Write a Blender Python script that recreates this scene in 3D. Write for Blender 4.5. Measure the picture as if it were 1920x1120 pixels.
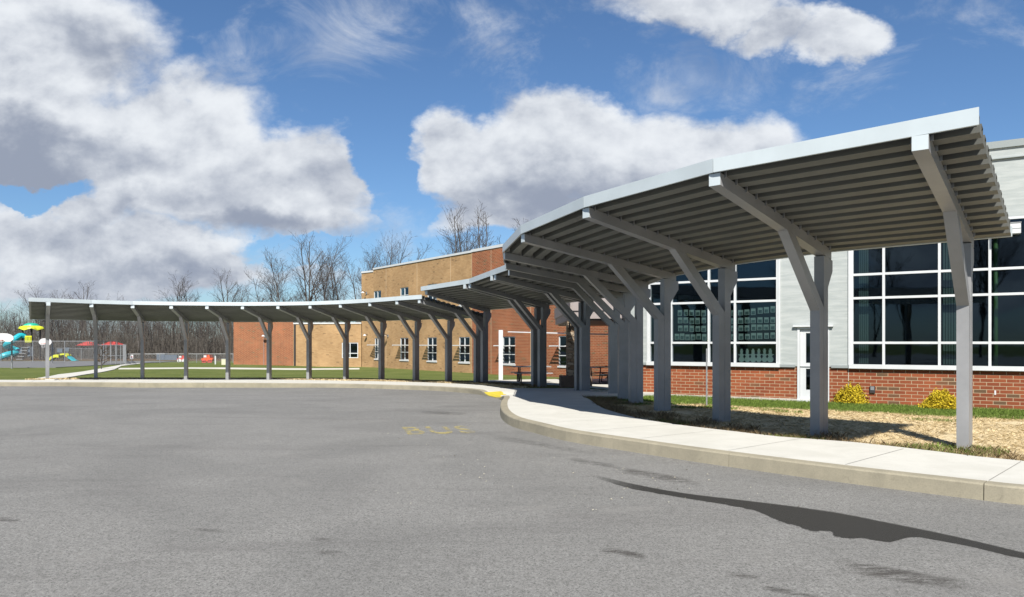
import bpy, math, random
import numpy as np
from mathutils import Vector, noise as mnoise
for o in list(bpy.data.objects): bpy.data.objects.remove(o)
SC = bpy.context.scene; COL = SC.collection
R = math.radians
# ------------------------------------------------------------------ camera
F, HY, EYE = 1400.0, 643.0, 1.7
cam = bpy.data.objects.new('camera', bpy.data.cameras.new('camera')); COL.objects.link(cam)
cam.location = (0, 0, EYE); cam.rotation_euler = (R(90), 0, 0)
cam.data.sensor_width = 36; cam.data.lens = 36 * F / 1920; cam.data.shift_y = (HY - 560) / 1920
cam.data.clip_end = 3000; cam.data.clip_start = .05
SC.camera = cam
SC.render.resolution_x, SC.render.resolution_y = 1024, 597
SC.view_settings.view_transform = 'Standard'; SC.view_settings.look = 'None'
SC.view_settings.exposure = 0.85; SC.view_settings.gamma = 1
# ------------------------------------------------------------------ sun + sky
SAZ, SEL = R(-94), R(46)
sdir = Vector((math.cos(SEL) * math.cos(SAZ), math.cos(SEL) * math.sin(SAZ), math.sin(SEL)))
sun = bpy.data.objects.new('sun', bpy.data.lights.new('sun', 'SUN')); COL.objects.link(sun)
sun.data.energy = 5.0; sun.data.angle = R(.5); sun.data.color = (1, .95, .87)
sun.rotation_euler = sdir.to_track_quat('Z', 'Y').to_euler(); sun.location = (0, -10, 30)

ALB = .77          # overall albedo calibration
class NT:
    "small node helper: every method returns an output socket"
    def __init__(s, tree): s.t = tree; s.n = tree.nodes; s.l = tree.links
    def new(s, ty, **k):
        n = s.n.new(ty)
        for a, b in k.items(): setattr(n, a, b)
        return n
    def put(s, sock, v):
        if sock.name == 'Base Color':
            v = s.vm('MULTIPLY', v[:3] if isinstance(v, (tuple, list)) else v, (ALB, ALB, ALB))
        if isinstance(v, bpy.types.NodeSocket): s.l.new(v, sock)
        elif v is not None:
            if hasattr(sock.default_value, '__len__') and not hasattr(v, '__len__'): v = (v,) * len(sock.default_value)
            if hasattr(sock.default_value, '__len__') and len(sock.default_value) == 4 and len(v) == 3: v = (*v, 1)
            sock.default_value = v
    def m(s, op, a, b=None, c=None, clamp=False):
        n = s.new('ShaderNodeMath', operation=op, use_clamp=clamp)
        for i, v in enumerate((a, b, c)):
            if v is not None: s.put(n.inputs[i], v)
        return n.outputs[0]
    def vm(s, op, a, b=None):
        n = s.new('ShaderNodeVectorMath', operation=op)
        s.put(n.inputs[0], a)
        if b is not None: s.put(n.inputs[1], b)
        return n.outputs[0]
    def ss(s, v, a, b, lo=0., hi=1.):
        n = s.new('ShaderNodeMapRange', interpolation_type='SMOOTHSTEP')
        for i, q in enumerate((v, a, b, lo, hi)): s.put(n.inputs[i], q)
        return n.outputs[0]
    def mix(s, f, a, b, blend='MIX'):
        n = s.new('ShaderNodeMix', data_type='RGBA', blend_type=blend, clamp_factor=True)
        s.put(n.inputs[0], f); s.put(n.inputs[6], a); s.put(n.inputs[7], b)
        return n.outputs[2]
    def noise(s, vec, scale, detail=4, rough=.55, dist=0., col=False):
        n = s.new('ShaderNodeTexNoise'); s.put(n.inputs['Vector'], vec)
        n.inputs['Scale'].default_value = scale; n.inputs['Detail'].default_value = detail
        n.inputs['Roughness'].default_value = rough; n.inputs['Distortion'].default_value = dist
        return n.outputs[1 if col else 0]
    def xyz(s, v):
        n = s.new('ShaderNodeSeparateXYZ'); s.put(n.inputs[0], v); return n.outputs
    def cxyz(s, x, y, z):
        n = s.new('ShaderNodeCombineXYZ')
        for i, v in enumerate((x, y, z)): s.put(n.inputs[i], v)
        return n.outputs[0]

def build_sky():
    w = bpy.data.worlds.new('World'); SC.world = w; w.use_nodes = True
    t = w.node_tree; t.nodes.clear(); k = NT(t)
    sky = k.new('ShaderNodeTexSky', sky_type='NISHITA', sun_disc=False)
    sky.sun_elevation = SEL; sky.sun_rotation = math.pi + R(4); sky.altitude = 200
    sky.air_density = 1.0; sky.dust_density = .6; sky.ozone_density = 2.5
    d = k.new('ShaderNodeTexCoord').outputs['Generated']
    x, y, z = k.xyz(d)[:3]
    ay = k.m('MAXIMUM', k.m('ABSOLUTE', y), .12)
    u = k.m('DIVIDE', x, ay); v = k.m('DIVIDE', z, ay)
    P = k.cxyz(u, k.m('MULTIPLY', v, 1.35), k.m('MULTIPLY', k.ss(y, -.1, .1), 3.))
    n1 = k.noise(P, 5., 9, .56, .1)
    n2 = k.noise(k.vm('ADD', P, (0.01, .03, 0)), 5., 9, .56, .1)
    n3 = k.noise(k.vm('ADD', P, (3, 5, 1)), 13., 8, .6, .1)
    wx, wy, _ = k.xyz(k.noise(k.vm('ADD', P, (9, 2, 4)), 3.2, 7, .6, 0., True))[:3]
    u0, v0 = u, v
    u = k.m('ADD', u, k.m('MULTIPLY', k.m('SUBTRACT', wx, .5), .34)); v = k.m('ADD', v, k.m('MULTIPLY', k.m('SUBTRACT', wy, .5), .22))
    def blobs(lst, p=1.0):
        out = None
        for (cx, cy, a, b, wgt) in lst:
            du = k.m('MULTIPLY', k.m('SUBTRACT', u, (cx - 960) / 1400), 1400. / a)
            dv = k.m('MULTIPLY', k.m('SUBTRACT', v, (643 - cy) / 1400), 1400. / b)
            r2 = k.m('ADD', k.m('MULTIPLY', du, du), k.m('MULTIPLY', dv, dv))
            f = k.m('MULTIPLY', k.m('SUBTRACT', 1., k.m('SQRT', r2)), wgt)
            out = f if out is None else k.m('MAXIMUM', out, f)
        return out
    body = blobs([(-60, 130, 380, 330, 1.0), (170, 290, 260, 170, .9), (330, 250, 270, 150, .9), (470, 330, 250, 150, 1.0), (570, 290, 130, 105, .9),
                  (50, 450, 240, 95, .9), (270, 490, 270, 95, .8),
                  (900, 300, 130, 110, 1.1), (1060, 280, 190, 110, 1.1), (1290, 310, 250, 130, 1.1), (1000, 400, 300, 90, .9),
                  (1590, 85, 125, 75, 1.0), (1340, 5, 230, 62, .75), (1480, 50, 110, 55, .7), (220, 525, 440, 62, .85), (2500, 100, 500, 250, .7)])
    wisp = blobs([(1130, 20, 260, 110, .8), (600, 40, 210, 130, .7), (960, 90, 140, 130, .6), (350, 60, 70, 35, .6), (720, 430, 190, 80, .8), (1225, 165, 90, 60, .7), (100, 560, 450, 90, .9), (540, 545, 450, 90, .9), (900, 470, 200, 80, .6), (1750, 20, 190, 90, .5), (430, 110, 90, 120, .5), (1480, 120, 300, 90, .5)])
    hole = k.m('MAXIMUM', blobs([(80, 352, 190, 34, 1.3), (620, 478, 190, 40, 1.2), (1000, 470, 200, 60, .8), (720, 330, 90, 130, 1.)]), 0.)
    dens = k.m('ADD', k.m('SUBTRACT', body, hole), k.m('MULTIPLY', k.m('SUBTRACT', n1, .5), .9))
    dens = k.m('ADD', dens, k.m('MULTIPLY', k.m('SUBTRACT', n3, .5), .3))
    nw = k.noise(k.cxyz(k.m('MULTIPLY', u0, .8), k.m('MULTIPLY', v0, 1.3), 7.), 6., 10, .66, .9)
    wa = k.m('MULTIPLY', k.ss(k.m('ADD', wisp, k.m('MULTIPLY', k.m('SUBTRACT', nw, .52), 3.2)), 0., 1.3), .72)
    alpha = k.m('MAXIMUM', k.ss(dens, .0, .36), wa)
    dark = blobs([(60, 300, 370, 85, 1.3), (480, 420, 260, 40, 1.0), (150, 60, 240, 90, .5), (300, 380, 170, 45, .7), (560, 340, 160, 90, .5), (120, 450, 250, 50, .4), (330, 510, 270, 50, .75), (60, 545, 240, 60, .6),
                  (1060, 370, 330, 85, 1.1), (1230, 400, 260, 70, .9), (1350, 70, 300, 55, .7), (1000, 20, 300, 120, .45), (700, 460, 200, 60, .5), (200, 600, 700, 90, .5)])
    lit = k.m('MULTIPLY', k.m('SUBTRACT', n1, n2), 3.4)
    dk = k.m('ADD', k.m('MAXIMUM', dark, 0.), k.m('MULTIPLY', k.m('SUBTRACT', .5, n3), .8))
    dk = k.m('SUBTRACT', dk, lit)
    dk = k.ss(dk, -.5, 1.1)
    ccol = k.mix(dk, CLOUD_W, CLOUD_D)
    base = k.vm('MULTIPLY', sky.outputs[0], (SKY_S * .76, SKY_S * .97, SKY_S * 1.17))
    colr = k.mix(alpha, base, ccol)
    bg = k.new('ShaderNodeBackground'); k.put(bg.inputs[0], colr); bg.inputs[1].default_value = 1.0
    o = k.new('ShaderNodeOutputWorld'); k.l.new(bg.outputs[0], o.inputs[0])
SKY_S = .056
CLOUD_W = (.47, .49, .515); CLOUD_D = (.175, .20, .255)
build_sky()

# ------------------------------------------------------------------ mesh helpers
class MB:
    def __init__(s): s.v = []; s.f = []; s.uv = {}
    def face(s, pts, uv=None):
        i = len(s.v); s.v += [tuple(p) for p in pts]; s.f.append(tuple(range(i, i + len(pts))))
        if uv: s.uv[len(s.f) - 1] = uv
    def hexa(s, c):
        "8 corners: bottom ring 0-3, top ring 4-7"
        i = len(s.v); s.v += [tuple(p) for p in c]
        for q in ((3, 2, 1, 0), (4, 5, 6, 7), (0, 1, 5, 4), (1, 2, 6, 5), (2, 3, 7, 6), (3, 0, 4, 7)): s.f.append(tuple(i + j for j in q))
    def box(s, x0, x1, y0, y1, z0, z1, fr=None):
        c = [(x0, y0, z0), (x1, y0, z0), (x1, y1, z0), (x0, y1, z0), (x0, y0, z1), (x1, y0, z1), (x1, y1, z1), (x0, y1, z1)]
        if fr: c = [fr(*p) for p in c]
        s.hexa(c)
    def prism(s, poly, w0, w1, fr):
        "poly in (u,z), extruded between w0 and w1; fr(u,w,z) -> world"
        n = len(poly); i = len(s.v)
        s.v += [tuple(fr(u, w0, z)) for u, z in poly] + [tuple(fr(u, w1, z)) for u, z in poly]
        s.f.append(tuple(i + j for j in range(n))); s.f.append(tuple(i + n + j for j in reversed(range(n))))
        for j in range(n):
            q = (j + 1) % n; s.f.append((i + j, i + n + j, i + n + q, i + q))
    def tube(s, p0, p1, r0, r1=None, n=6, cap=True):
        p0 = Vector(p0); p1 = Vector(p1); r1 = r0 if r1 is None else r1
        d = (p1 - p0)
        if d.length < 1e-6: return
        d.normalize(); a = d.orthogonal().normalized(); b = d.cross(a); i = len(s.v)
        for p, r in ((p0, r0), (p1, r1)):
            for j in range(n):
                t = 2 * math.pi * j / n; s.v.append(tuple(p + a * (r * math.cos(t)) + b * (r * math.sin(t))))
        for j in range(n):
            q = (j + 1) % n; s.f.append((i + j, i + q, i + n + q, i + n + j))
        if cap: s.f.append(tuple(i + j for j in reversed(range(n)))); s.f.append(tuple(i + n + j for j in range(n)))
    def path(s, pts, r, n=8):
        for a, b in zip(pts[:-1], pts[1:]): s.tube(a, b, r, r, n)
    def build(s, name, mat, parent=None, smooth=False, loc=None):
        me = bpy.data.meshes.new(name); me.from_pydata(s.v, [], s.f)
        if s.uv:
            ul = me.uv_layers.new(name='UVMap')
            for fi, uv in s.uv.items():
                for li, c in zip(me.polygons[fi].loop_indices, uv): ul.data[li].uv = c
        me.materials.append(mat); me.update()
        if smooth: me.polygons.foreach_set('use_smooth', [True] * len(me.polygons))
        o = bpy.data.objects.new(name, me); COL.objects.link(o)
        if loc is not None: o.location = loc
        if parent: o.parent = parent
        return o
def npmesh(name, V, T, mat, parent=None):
    me = bpy.data.meshes.new(name); k = T.shape[1]
    me.vertices.add(len(V)); me.vertices.foreach_set('co', np.asarray(V, np.float32).ravel())
    me.loops.add(T.size); me.loops.foreach_set('vertex_index', T.astype(np.int32).ravel())
    me.polygons.add(len(T)); me.polygons.foreach_set('loop_start', np.arange(0, T.size, k, dtype=np.int32))
    me.polygons.foreach_set('loop_total', np.full(len(T), k, np.int32))
    me.update(calc_edges=True); me.materials.append(mat)
    o = bpy.data.objects.new(name, me); COL.objects.link(o)
    if parent: o.parent = parent
    return o
def tag(o, label=None, cat=None, group=None, kind=None):
    if label: o['label'] = label
    if cat: o['category'] = cat
    if group: o['group'] = group
    if kind: o['kind'] = kind
    return o
def thing(name, label, cat, loc=(0, 0, 0), group=None, rz=0):
    o = bpy.data.objects.new(name, None); COL.objects.link(o); o.location = loc; o.rotation_euler = (0, 0, rz)
    o.empty_display_size = .2
    return tag(o, label, cat, group)
def copy_tree(o, parent=None):
    c = o.copy(); COL.objects.link(c); c.parent = parent
    for ch in [q for q in COL.objects if q.parent is o]: copy_tree(ch, c)
    return c

# ------------------------------------------------------------------ materials
def mat(name, col, rough=.6, metal=0., spec=.5, var=.0, vscale=3., bump=0., bscale=20., alpha=None):
    m = bpy.data.materials.new(name); m.use_nodes = True; k = NT(m.node_tree)
    b = m.node_tree.nodes['Principled BSDF']
    b.inputs['Roughness'].default_value = rough; b.inputs['Metallic'].default_value = metal
    b.inputs['Specular IOR Level'].default_value = spec
    co = k.new('ShaderNodeTexCoord').outputs['Object']
    if var:
        n = k.noise(co, vscale, 5, .6)
        k.put(b.inputs['Base Color'], k.mix(k.ss(n, .3, .7), [c * (1 - var) for c in col], [min(1, c * (1 + var)) for c in col]))
    else: k.put(b.inputs['Base Color'], col)
    if bump:
        bn = k.new('ShaderNodeBump'); bn.inputs['Strength'].default_value = bump; bn.inputs['Distance'].default_value = .02
        k.put(bn.inputs['Height'], k.noise(co, bscale, 4, .6)); k.l.new(bn.outputs[0], b.inputs['Normal'])
    return m
def custom(name, fn, rough=.8, spec=.3):
    m = bpy.data.materials.new(name); m.use_nodes = True; k = NT(m.node_tree)
    b = m.node_tree.nodes['Principled BSDF']; b.inputs['Roughness'].default_value = rough; b.inputs['Specular IOR Level'].default_value = spec
    tc = k.new('ShaderNodeTexCoord')
    fn(k, b, tc); return m
def bumped(k, b, h, strength, dist):
    bn = k.new('ShaderNodeBump'); bn.inputs['Strength'].default_value = strength; bn.inputs['Distance'].default_value = dist
    k.put(bn.inputs['Height'], h); k.l.new(bn.outputs[0], b.inputs['Normal'])
def brick(name, c1, c2, odd, mortar, pick=.93):
    def fn(k, b, tc):
        uv = tc.outputs['UV']
        t = k.new('ShaderNodeTexBrick'); k.put(t.inputs['Vector'], uv)
        t.offset = .5; t.inputs['Scale'].default_value = 1; t.inputs['Mortar Size'].default_value = .0085; t.inputs['Mortar Smooth'].default_value = .15
        t.inputs['Brick Width'].default_value = .305; t.inputs['Row Height'].default_value = .1016
        k.put(t.inputs['Color1'], (0, 0, 0)); k.put(t.inputs['Color2'], (1, 1, 1)); k.put(t.inputs['Mortar'], (.5, .5, .5)); t.inputs['Bias'].default_value = 0
        v = k.xyz(t.outputs[0])[0]
        c = k.mix(v, c1, c2); c = k.mix(k.ss(v, pick, pick + .015), c, odd)
        c = k.mix(k.m('MULTIPLY', k.noise(uv, 45, 4, .7), .45), c, [q * .45 for q in c1])
        c = k.mix(k.ss(k.noise(uv, .5, 5, .6), .42, .7, 0, .35), c, [min(1, q * 1.5) for q in c2])
        mo = k.mix(k.noise(uv, 30, 3), mortar, [q * .7 for q in mortar])
        k.put(b.inputs['Base Color'], k.mix(t.outputs['Fac'], c, mo))
        bumped(k, b, k.m('ADD', k.m('SUBTRACT', 1., t.outputs['Fac']), k.m('MULTIPLY', k.noise(uv, 60, 3), .3)), .5, .008)
    return custom(name, fn, .85, .25)
M = {}
M['brick_red'] = brick('red_brick', (.22, .056, .024), (.32, .092, .036), (.13, .09, .05), (.52, .40, .26))
M['brick_tan'] = brick('tan_brick', (.39, .235, .11), (.50, .32, .16), (.23, .14, .07), (.42, .31, .18), .97)
M['brick_orange'] = brick('orange_brick', (.24, .068, .028), (.35, .11, .046), (.16, .10, .05), (.55, .42, .27), .95)
def _siding(k, b, tc):
    uv = tc.outputs['UV']; x, y, _ = k.xyz(uv)[:3]
    s = k.m('FRACT', k.m('DIVIDE', y, .155))
    groove = k.m('MULTIPLY', k.ss(s, .0, .05, 1., 0.), .8)
    slow = k.noise(k.cxyz(k.m('MULTIPLY', x, .5), k.m('MULTIPLY', y, 4.), 0.), 2.2, 5, .6)
    c = k.mix(k.ss(slow, .35, .7), (.40, .435, .43), (.50, .53, .52))
    k.put(b.inputs['Base Color'], k.mix(k.m('MULTIPLY', groove, .8), c, (.2, .23, .235)))
    bumped(k, b, k.m('ADD', k.m('MULTIPLY', s, .8), k.m('MULTIPLY', slow, .35)), .55, .02)
M['siding'] = custom('white_metal_siding', _siding, .45, .4)
M['white'] = mat('white_painted_metal', (.62, .64, .65), .4, var=.04, vscale=2)
M['silver'] = mat('silver_fascia_metal', (.57, .635, .66), .38, .0, .5, var=.05, vscale=1.2, bump=.05, bscale=3)
M['steel'] = mat('grey_painted_steel', (.275, .28, .29), .38, .0, .5, var=.13, vscale=1.1, bump=.03, bscale=30)
M['deck'] = mat('grey_metal_deck', (.14, .144, .133), .5, .0, .4, var=.12, vscale=.9)
M['darkmetal'] = mat('dark_metal', (.04, .035, .035), .5)
M['galv'] = mat('galvanised_steel', (.27, .28, .29), .5, .2, var=.1)
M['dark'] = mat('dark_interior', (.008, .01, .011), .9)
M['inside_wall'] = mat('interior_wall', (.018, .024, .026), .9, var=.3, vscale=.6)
M['green_paint'] = mat('green_painted_column', (.10, .21, .06), .5)
M['wood_bench'] = mat('interior_bench_wood', (.18, .12, .06), .6)
M['taupe'] = mat('taupe_fascia', (.32, .28, .27), .6, var=.08)
M['yellow'] = mat('yellow_plastic', (.62, .66, .03), .4, var=.1)
M['teal'] = mat('teal_plastic', (.02, .42, .5), .35, var=.1)
M['green'] = mat('green_plastic', (.02, .42, .28), .4)
M['red'] = mat('red_fabric', (.55, .06, .05), .7, var=.1)
M['orange'] = mat('orange_plastic', (.75, .10, .02), .45, var=.1)
M['bluegrey'] = mat('blue_grey_panel', (.10, .13, .17), .6)
M['board'] = mat('white_board', (.66, .66, .67), .4)
M['paint_yellow'] = mat('yellow_kerb_paint', (.62, .50, .05), .6, var=.15, vscale=8)
M['paper'] = mat('white_paper', (.5, .56, .54), .8)
M['paper_art'] = mat('dark_paper_square', (.12, .17, .17), .8, var=.4, vscale=9)
M['table_top'] = mat('grey_table_top', (.34, .35, .36), .6, var=.15)
def _stone(k, b, tc):
    co = tc.outputs['Object']
    v = k.new('ShaderNodeTexVoronoi', feature='F1'); k.put(v.inputs['Vector'], k.vm('MULTIPLY', co, (3.2, 3.2, 9.)))
    v.inputs['Scale'].default_value = 1
    e = k.new('ShaderNodeTexVoronoi', feature='DISTANCE_TO_EDGE'); k.put(e.inputs['Vector'], k.vm('MULTIPLY', co, (3.2, 3.2, 9.)))
    e.inputs['Scale'].default_value = 1
    c = k.mix(k.xyz(v.outputs['Color'])[0], (.24, .16, .1), (.46, .38, .29))
    c = k.mix(k.ss(e.outputs[0], .0, .07, 1, 0), c, (.09, .07, .05))
    k.put(b.inputs['Base Color'], c); bumped(k, b, k.ss(e.outputs[0], 0, .15), .7, .03)
M['stone'] = custom('stacked_stone', _stone, .9, .2)
M['stone_dark'] = mat('brown_stone_block', (.15, .105, .08), .9, var=.2, vscale=5, bump=.3)
def glass_mat(name, tint, f0, f1):
    m = bpy.data.materials.new(name); m.use_nodes = True; t = m.node_tree; t.nodes.clear(); k = NT(t)
    tr = k.new('ShaderNodeBsdfTransparent'); k.put(tr.inputs[0], tint)
    gl = k.new('ShaderNodeBsdfGlossy'); gl.inputs['Roughness'].default_value = .02; k.put(gl.inputs[0], (.55, .78, 1.))
    lw = k.new('ShaderNodeLayerWeight'); lw.inputs[0].default_value = .25
    f = k.ss(lw.outputs['Facing'], 0., 1., f0, f1)
    ms = k.new('ShaderNodeMixShader'); k.put(ms.inputs[0], f); k.l.new(tr.outputs[0], ms.inputs[1]); k.l.new(gl.outputs[0], ms.inputs[2])
    bn = k.new('ShaderNodeBump'); bn.inputs['Strength'].default_value = .05; bn.inputs['Distance'].default_value = .05
    k.put(bn.inputs['Height'], k.noise(k.new('ShaderNodeTexCoord').outputs['Object'], .8, 2)); k.l.new(bn.outputs[0], gl.inputs['Normal'])
    o = k.new('ShaderNodeOutputMaterial'); k.l.new(ms.outputs[0], o.inputs[0]); return m
M['glass'] = glass_mat('tinted_window_glass', (.33, .41, .40), .05, .6)
M['glass_far'] = glass_mat('dark_window_glass', (.10, .15, .15), .05, .35)
def _asphalt(k, b, tc):
    co = tc.outputs['Object']
    fine = k.noise(co, 48, 6, .95); mid = k.noise(co, 22, 4, .7); big = k.noise(co, .33, 6, .6, .8)
    streak = k.noise(k.vm('MULTIPLY', co, (.22, 1.1, 1)), 1., 6, .65, .6)
    c = k.mix(k.ss(fine, .38, .64), (.05, .049, .045), (.40, .395, .375))
    c = k.mix(k.ss(mid, .42, .62, 0, .45), c, (.33, .325, .31)); c = k.mix(k.ss(k.noise(co, 9, 5, .8), .45, .62, 0, .3), c, (.10, .098, .09))
    c = k.mix(k.ss(big, .38, .66, 0, .32), c, (.115, .115, .11))
    c = k.mix(k.ss(streak, .5, .7, 0, .35), c, (.125, .12, .115))
    c = k.mix(k.ss(k.noise(k.vm('ADD', co, (7, 3, 0)), .9, 6, .65, .4), .56, .75, 0, .35), c, (.30, .29, .27))
    k.put(b.inputs['Base Color'], c)
    bumped(k, b, k.m('ADD', fine, k.m('MULTIPLY', mid, .6)), .45, .012)
M['asphalt'] = custom('asphalt', _asphalt, .85, .25)
def concrete(name, a, c2, stain, s=1.):
    def fn(k, b, tc):
        co = tc.outputs['Object']
        c = k.mix(k.ss(k.noise(co, 1.3 * s, 6, .65, .5), .3, .7), a, c2)
        c = k.mix(k.ss(k.noise(co, 60, 3, .7), .35, .8, 0, .3), c, stain)
        c = k.mix(k.ss(k.noise(k.vm('MULTIPLY', co, (1.2, 3., 3.)), 2.2 * s, 7, .7, .6), .56, .78, 0, .6), c, stain)
        k.put(b.inputs['Base Color'], c); bumped(k, b, k.noise(co, 70, 4, .7), .25, .006)
    return custom(name, fn, .9, .2)
M['walk'] = concrete('pale_concrete', (.55, .54, .49), (.62, .61, .56), (.43, .42, .38))
M['kerb'] = concrete('weathered_kerb_concrete', (.29, .265, .20), (.37, .335, .25), (.15, .135, .10), 1.6)
M['slab'] = concrete('foundation_concrete', (.5, .47, .4), (.56, .53, .46), (.38, .35, .3))
# ------------------------------------------------------------------ ground heights
def sst(a, b, x):
    t = np.clip((np.asarray(x, float) - a) / (b - a), 0, 1); return t * t * (3 - 2 * t)
def e_z(x, y):
    "asphalt level: the lot falls gently away from the camera"
    y = np.asarray(y, float); x = np.asarray(x, float)
    z = -.0248 * np.clip(y - 18, 0, 26)
    return z + .022 * np.clip(-x - 18, 0, 8) * sst(18, 40, y)
WO = Vector((9.2, 23.0, 0)); WD = Vector((.852, -.523, 0)); WN = Vector((-.523, -.852, 0))     # hall facade
KH = .185                                                                                   # kerb height
def G_z(x, y):
    "lawn / bed level"
    x = np.asarray(x, float); y = np.asarray(y, float)
    bw = (x - WO.x) * WN.x + (y - WO.y) * WN.y
    near = -.13 + .24 * sst(0, 8, bw)
    far = e_z(x, y) + KH - .01
    far = np.where(y > 43, far - .12 * sst(43, 55, y), far)
    t = sst(23, 30, y) * 1.0
    t = np.maximum(t, sst(2.2, -1.0, x) if False else 1 - sst(-1.5, 2.0, x))
    return near * (1 - t) + far * t
def kh(x, y):
    "kerb height, dropped at the painted ramp"
    return KH * (1 - .88 * np.exp(-(np.hypot((np.asarray(x) + .95), (np.asarray(y) - 25.6)) / 1.7) ** 4))
def at(px, py, off=0., fn=e_z):
    "photo pixel -> point on the ground surface fn+off"
    Y = 20.
    for _ in range(60):
        z = float(fn((px - 960) * Y / F, Y)) + off; Y = .5 * Y + .5 * F * (EYE - z) / (py - HY)
    return ((px - 960) * Y / F, Y)
kpx = [(1917, 947.5), (1845, 939), (1570, 904), (1310, 867.5), (1180, 847), (1060, 827), (1001, 812), (962, 801), (943, 789), (937, 776), (939, 764), (944, 755), (935, 749), (917, 744.5), (895, 740), (870, 737), (814, 733), (720, 729.5), (650, 727.5), (530, 726), (400, 725), (200, 724.5), (0, 724.5)]
kp = [at(a, b) for a, b in kpx]
kp = [(kp[0][0] + 14, kp[0][1] - 7), (kp[0][0] + 3, kp[0][1] - 1.75)] + kp + [(kp[-1][0] - 8, kp[-1][1] - .6), (kp[-1][0] - 40, kp[-1][1] - 6)]
def smooth_curve(P, step=.3):
    P = [np.array(p, float) for p in P]; out = []
    for i in range(len(P) - 1):
        p0 = P[max(i - 1, 0)]; p1 = P[i]; p2 = P[i + 1]; p3 = P[min(i + 2, len(P) - 1)]
        L = np.linalg.norm(p2 - p1); n = max(2, int(L / step))
        m1 = (p2 - p0) * min(1, L / max(np.linalg.norm(p1 - p0) + L, 1e-6)) if i > 0 else (p2 - p1)
        m2 = (p3 - p1) * min(1, L / max(np.linalg.norm(p3 - p2) + L, 1e-6)) if i < len(P) - 2 else (p2 - p1)
        for j in range(n):
            t = j / n; t2 = t * t; t3 = t2 * t
            out.append((2 * t3 - 3 * t2 + 1) * p1 + (t3 - 2 * t2 + t) * m1 + (-2 * t3 + 3 * t2) * p2 + (t3 - t2) * m2)
    out.append(P[-1]); return np.array(out)
KC = smooth_curve(kp)
# back edge of the pavement
bpx = [(1919, 868), (1750, 849), (1600, 832), (1460, 821.5), (1381, 812), (1287, 801), (1216, 790), (1179, 782), (1137, 770), (1121, 762), (1104, 750), (1090, 744)]
BB = [at(a, b, .16) for a, b in bpx]
apx = [(949, 728.5), (920, 724.5), (889, 721.5), (830, 719), (775, 717), (650, 714.5), (475, 712), (300, 712), (200, 712), (0, 713)]
BA = [at(a, b, .17) for a, b in apx]
def dist_poly(X, Y, C):
    X = np.asarray(X, float).ravel(); Y = np.asarray(Y, float).ravel(); best = np.full(X.shape, 1e9)
    for a, b in zip(C[:-1], C[1:]):
        d = b - a; L2 = d @ d
        t = np.clip(((X - a[0]) * d[0] + (Y - a[1]) * d[1]) / L2, 0, 1)
        best = np.minimum(best, np.hypot(X - a[0] - t * d[0], Y - a[1] - t * d[1]))
    return best
def inside(X, Y, poly):
    X = np.asarray(X, float).ravel(); Y = np.asarray(Y, float).ravel(); c = np.zeros(X.shape, bool); n = len(poly)
    for i in range(n):
        x0, y0 = poly[i]; x1, y1 = poly[(i + 1) % n]
        if y0 == y1: continue
        m = ((y0 > Y) != (y1 > Y)) & (X < (x1 - x0) * (Y - y0) / (y1 - y0) + x0); c ^= m
    return c
LOT = np.vstack([KC, [(-62, -60), (60, -60), (60, KC[0][1])]])
KCc = KC[::3]
def kd(X, Y):
    "signed distance to the kerb line, positive on the lawn side"
    d = dist_poly(X, Y, KCc); return np.where(inside(X, Y, LOT), -d, d)
def grid(xs, ys):
    X, Y = np.meshgrid(xs, ys); nx, ny = len(xs), len(ys)
    i = np.arange(nx * ny).reshape(ny, nx)
    T = np.stack([i[:-1, :-1], i[:-1, 1:], i[1:, 1:], i[1:, :-1]], -1).reshape(-1, 4)
    return X.ravel(), Y.ravel(), T
xs = np.concatenate([[-900, -500, -300, -200, -140, -100, -75, -60, -50, -42, -36], np.arange(-32, 20, .5), [22, 26, 32, 40, 55, 80, 130, 200, 350, 600, 900]])
ys = np.concatenate([[-300, -150, -80, -40, -20, -8, 0, 3], np.arange(5, 50, .5), np.arange(50, 130, 4), [140, 160, 200, 300, 500, 900, 1500]])
X, Y, T = grid(xs, ys); D = kd(X, Y)
Z = np.where(D > 0, G_z(X, Y), 0)
low = e_z(X, Y) - .25; k_ = sst(.5, 1.3, D); Zg = low * (1 - k_) + G_z(X, Y) * k_
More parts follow.
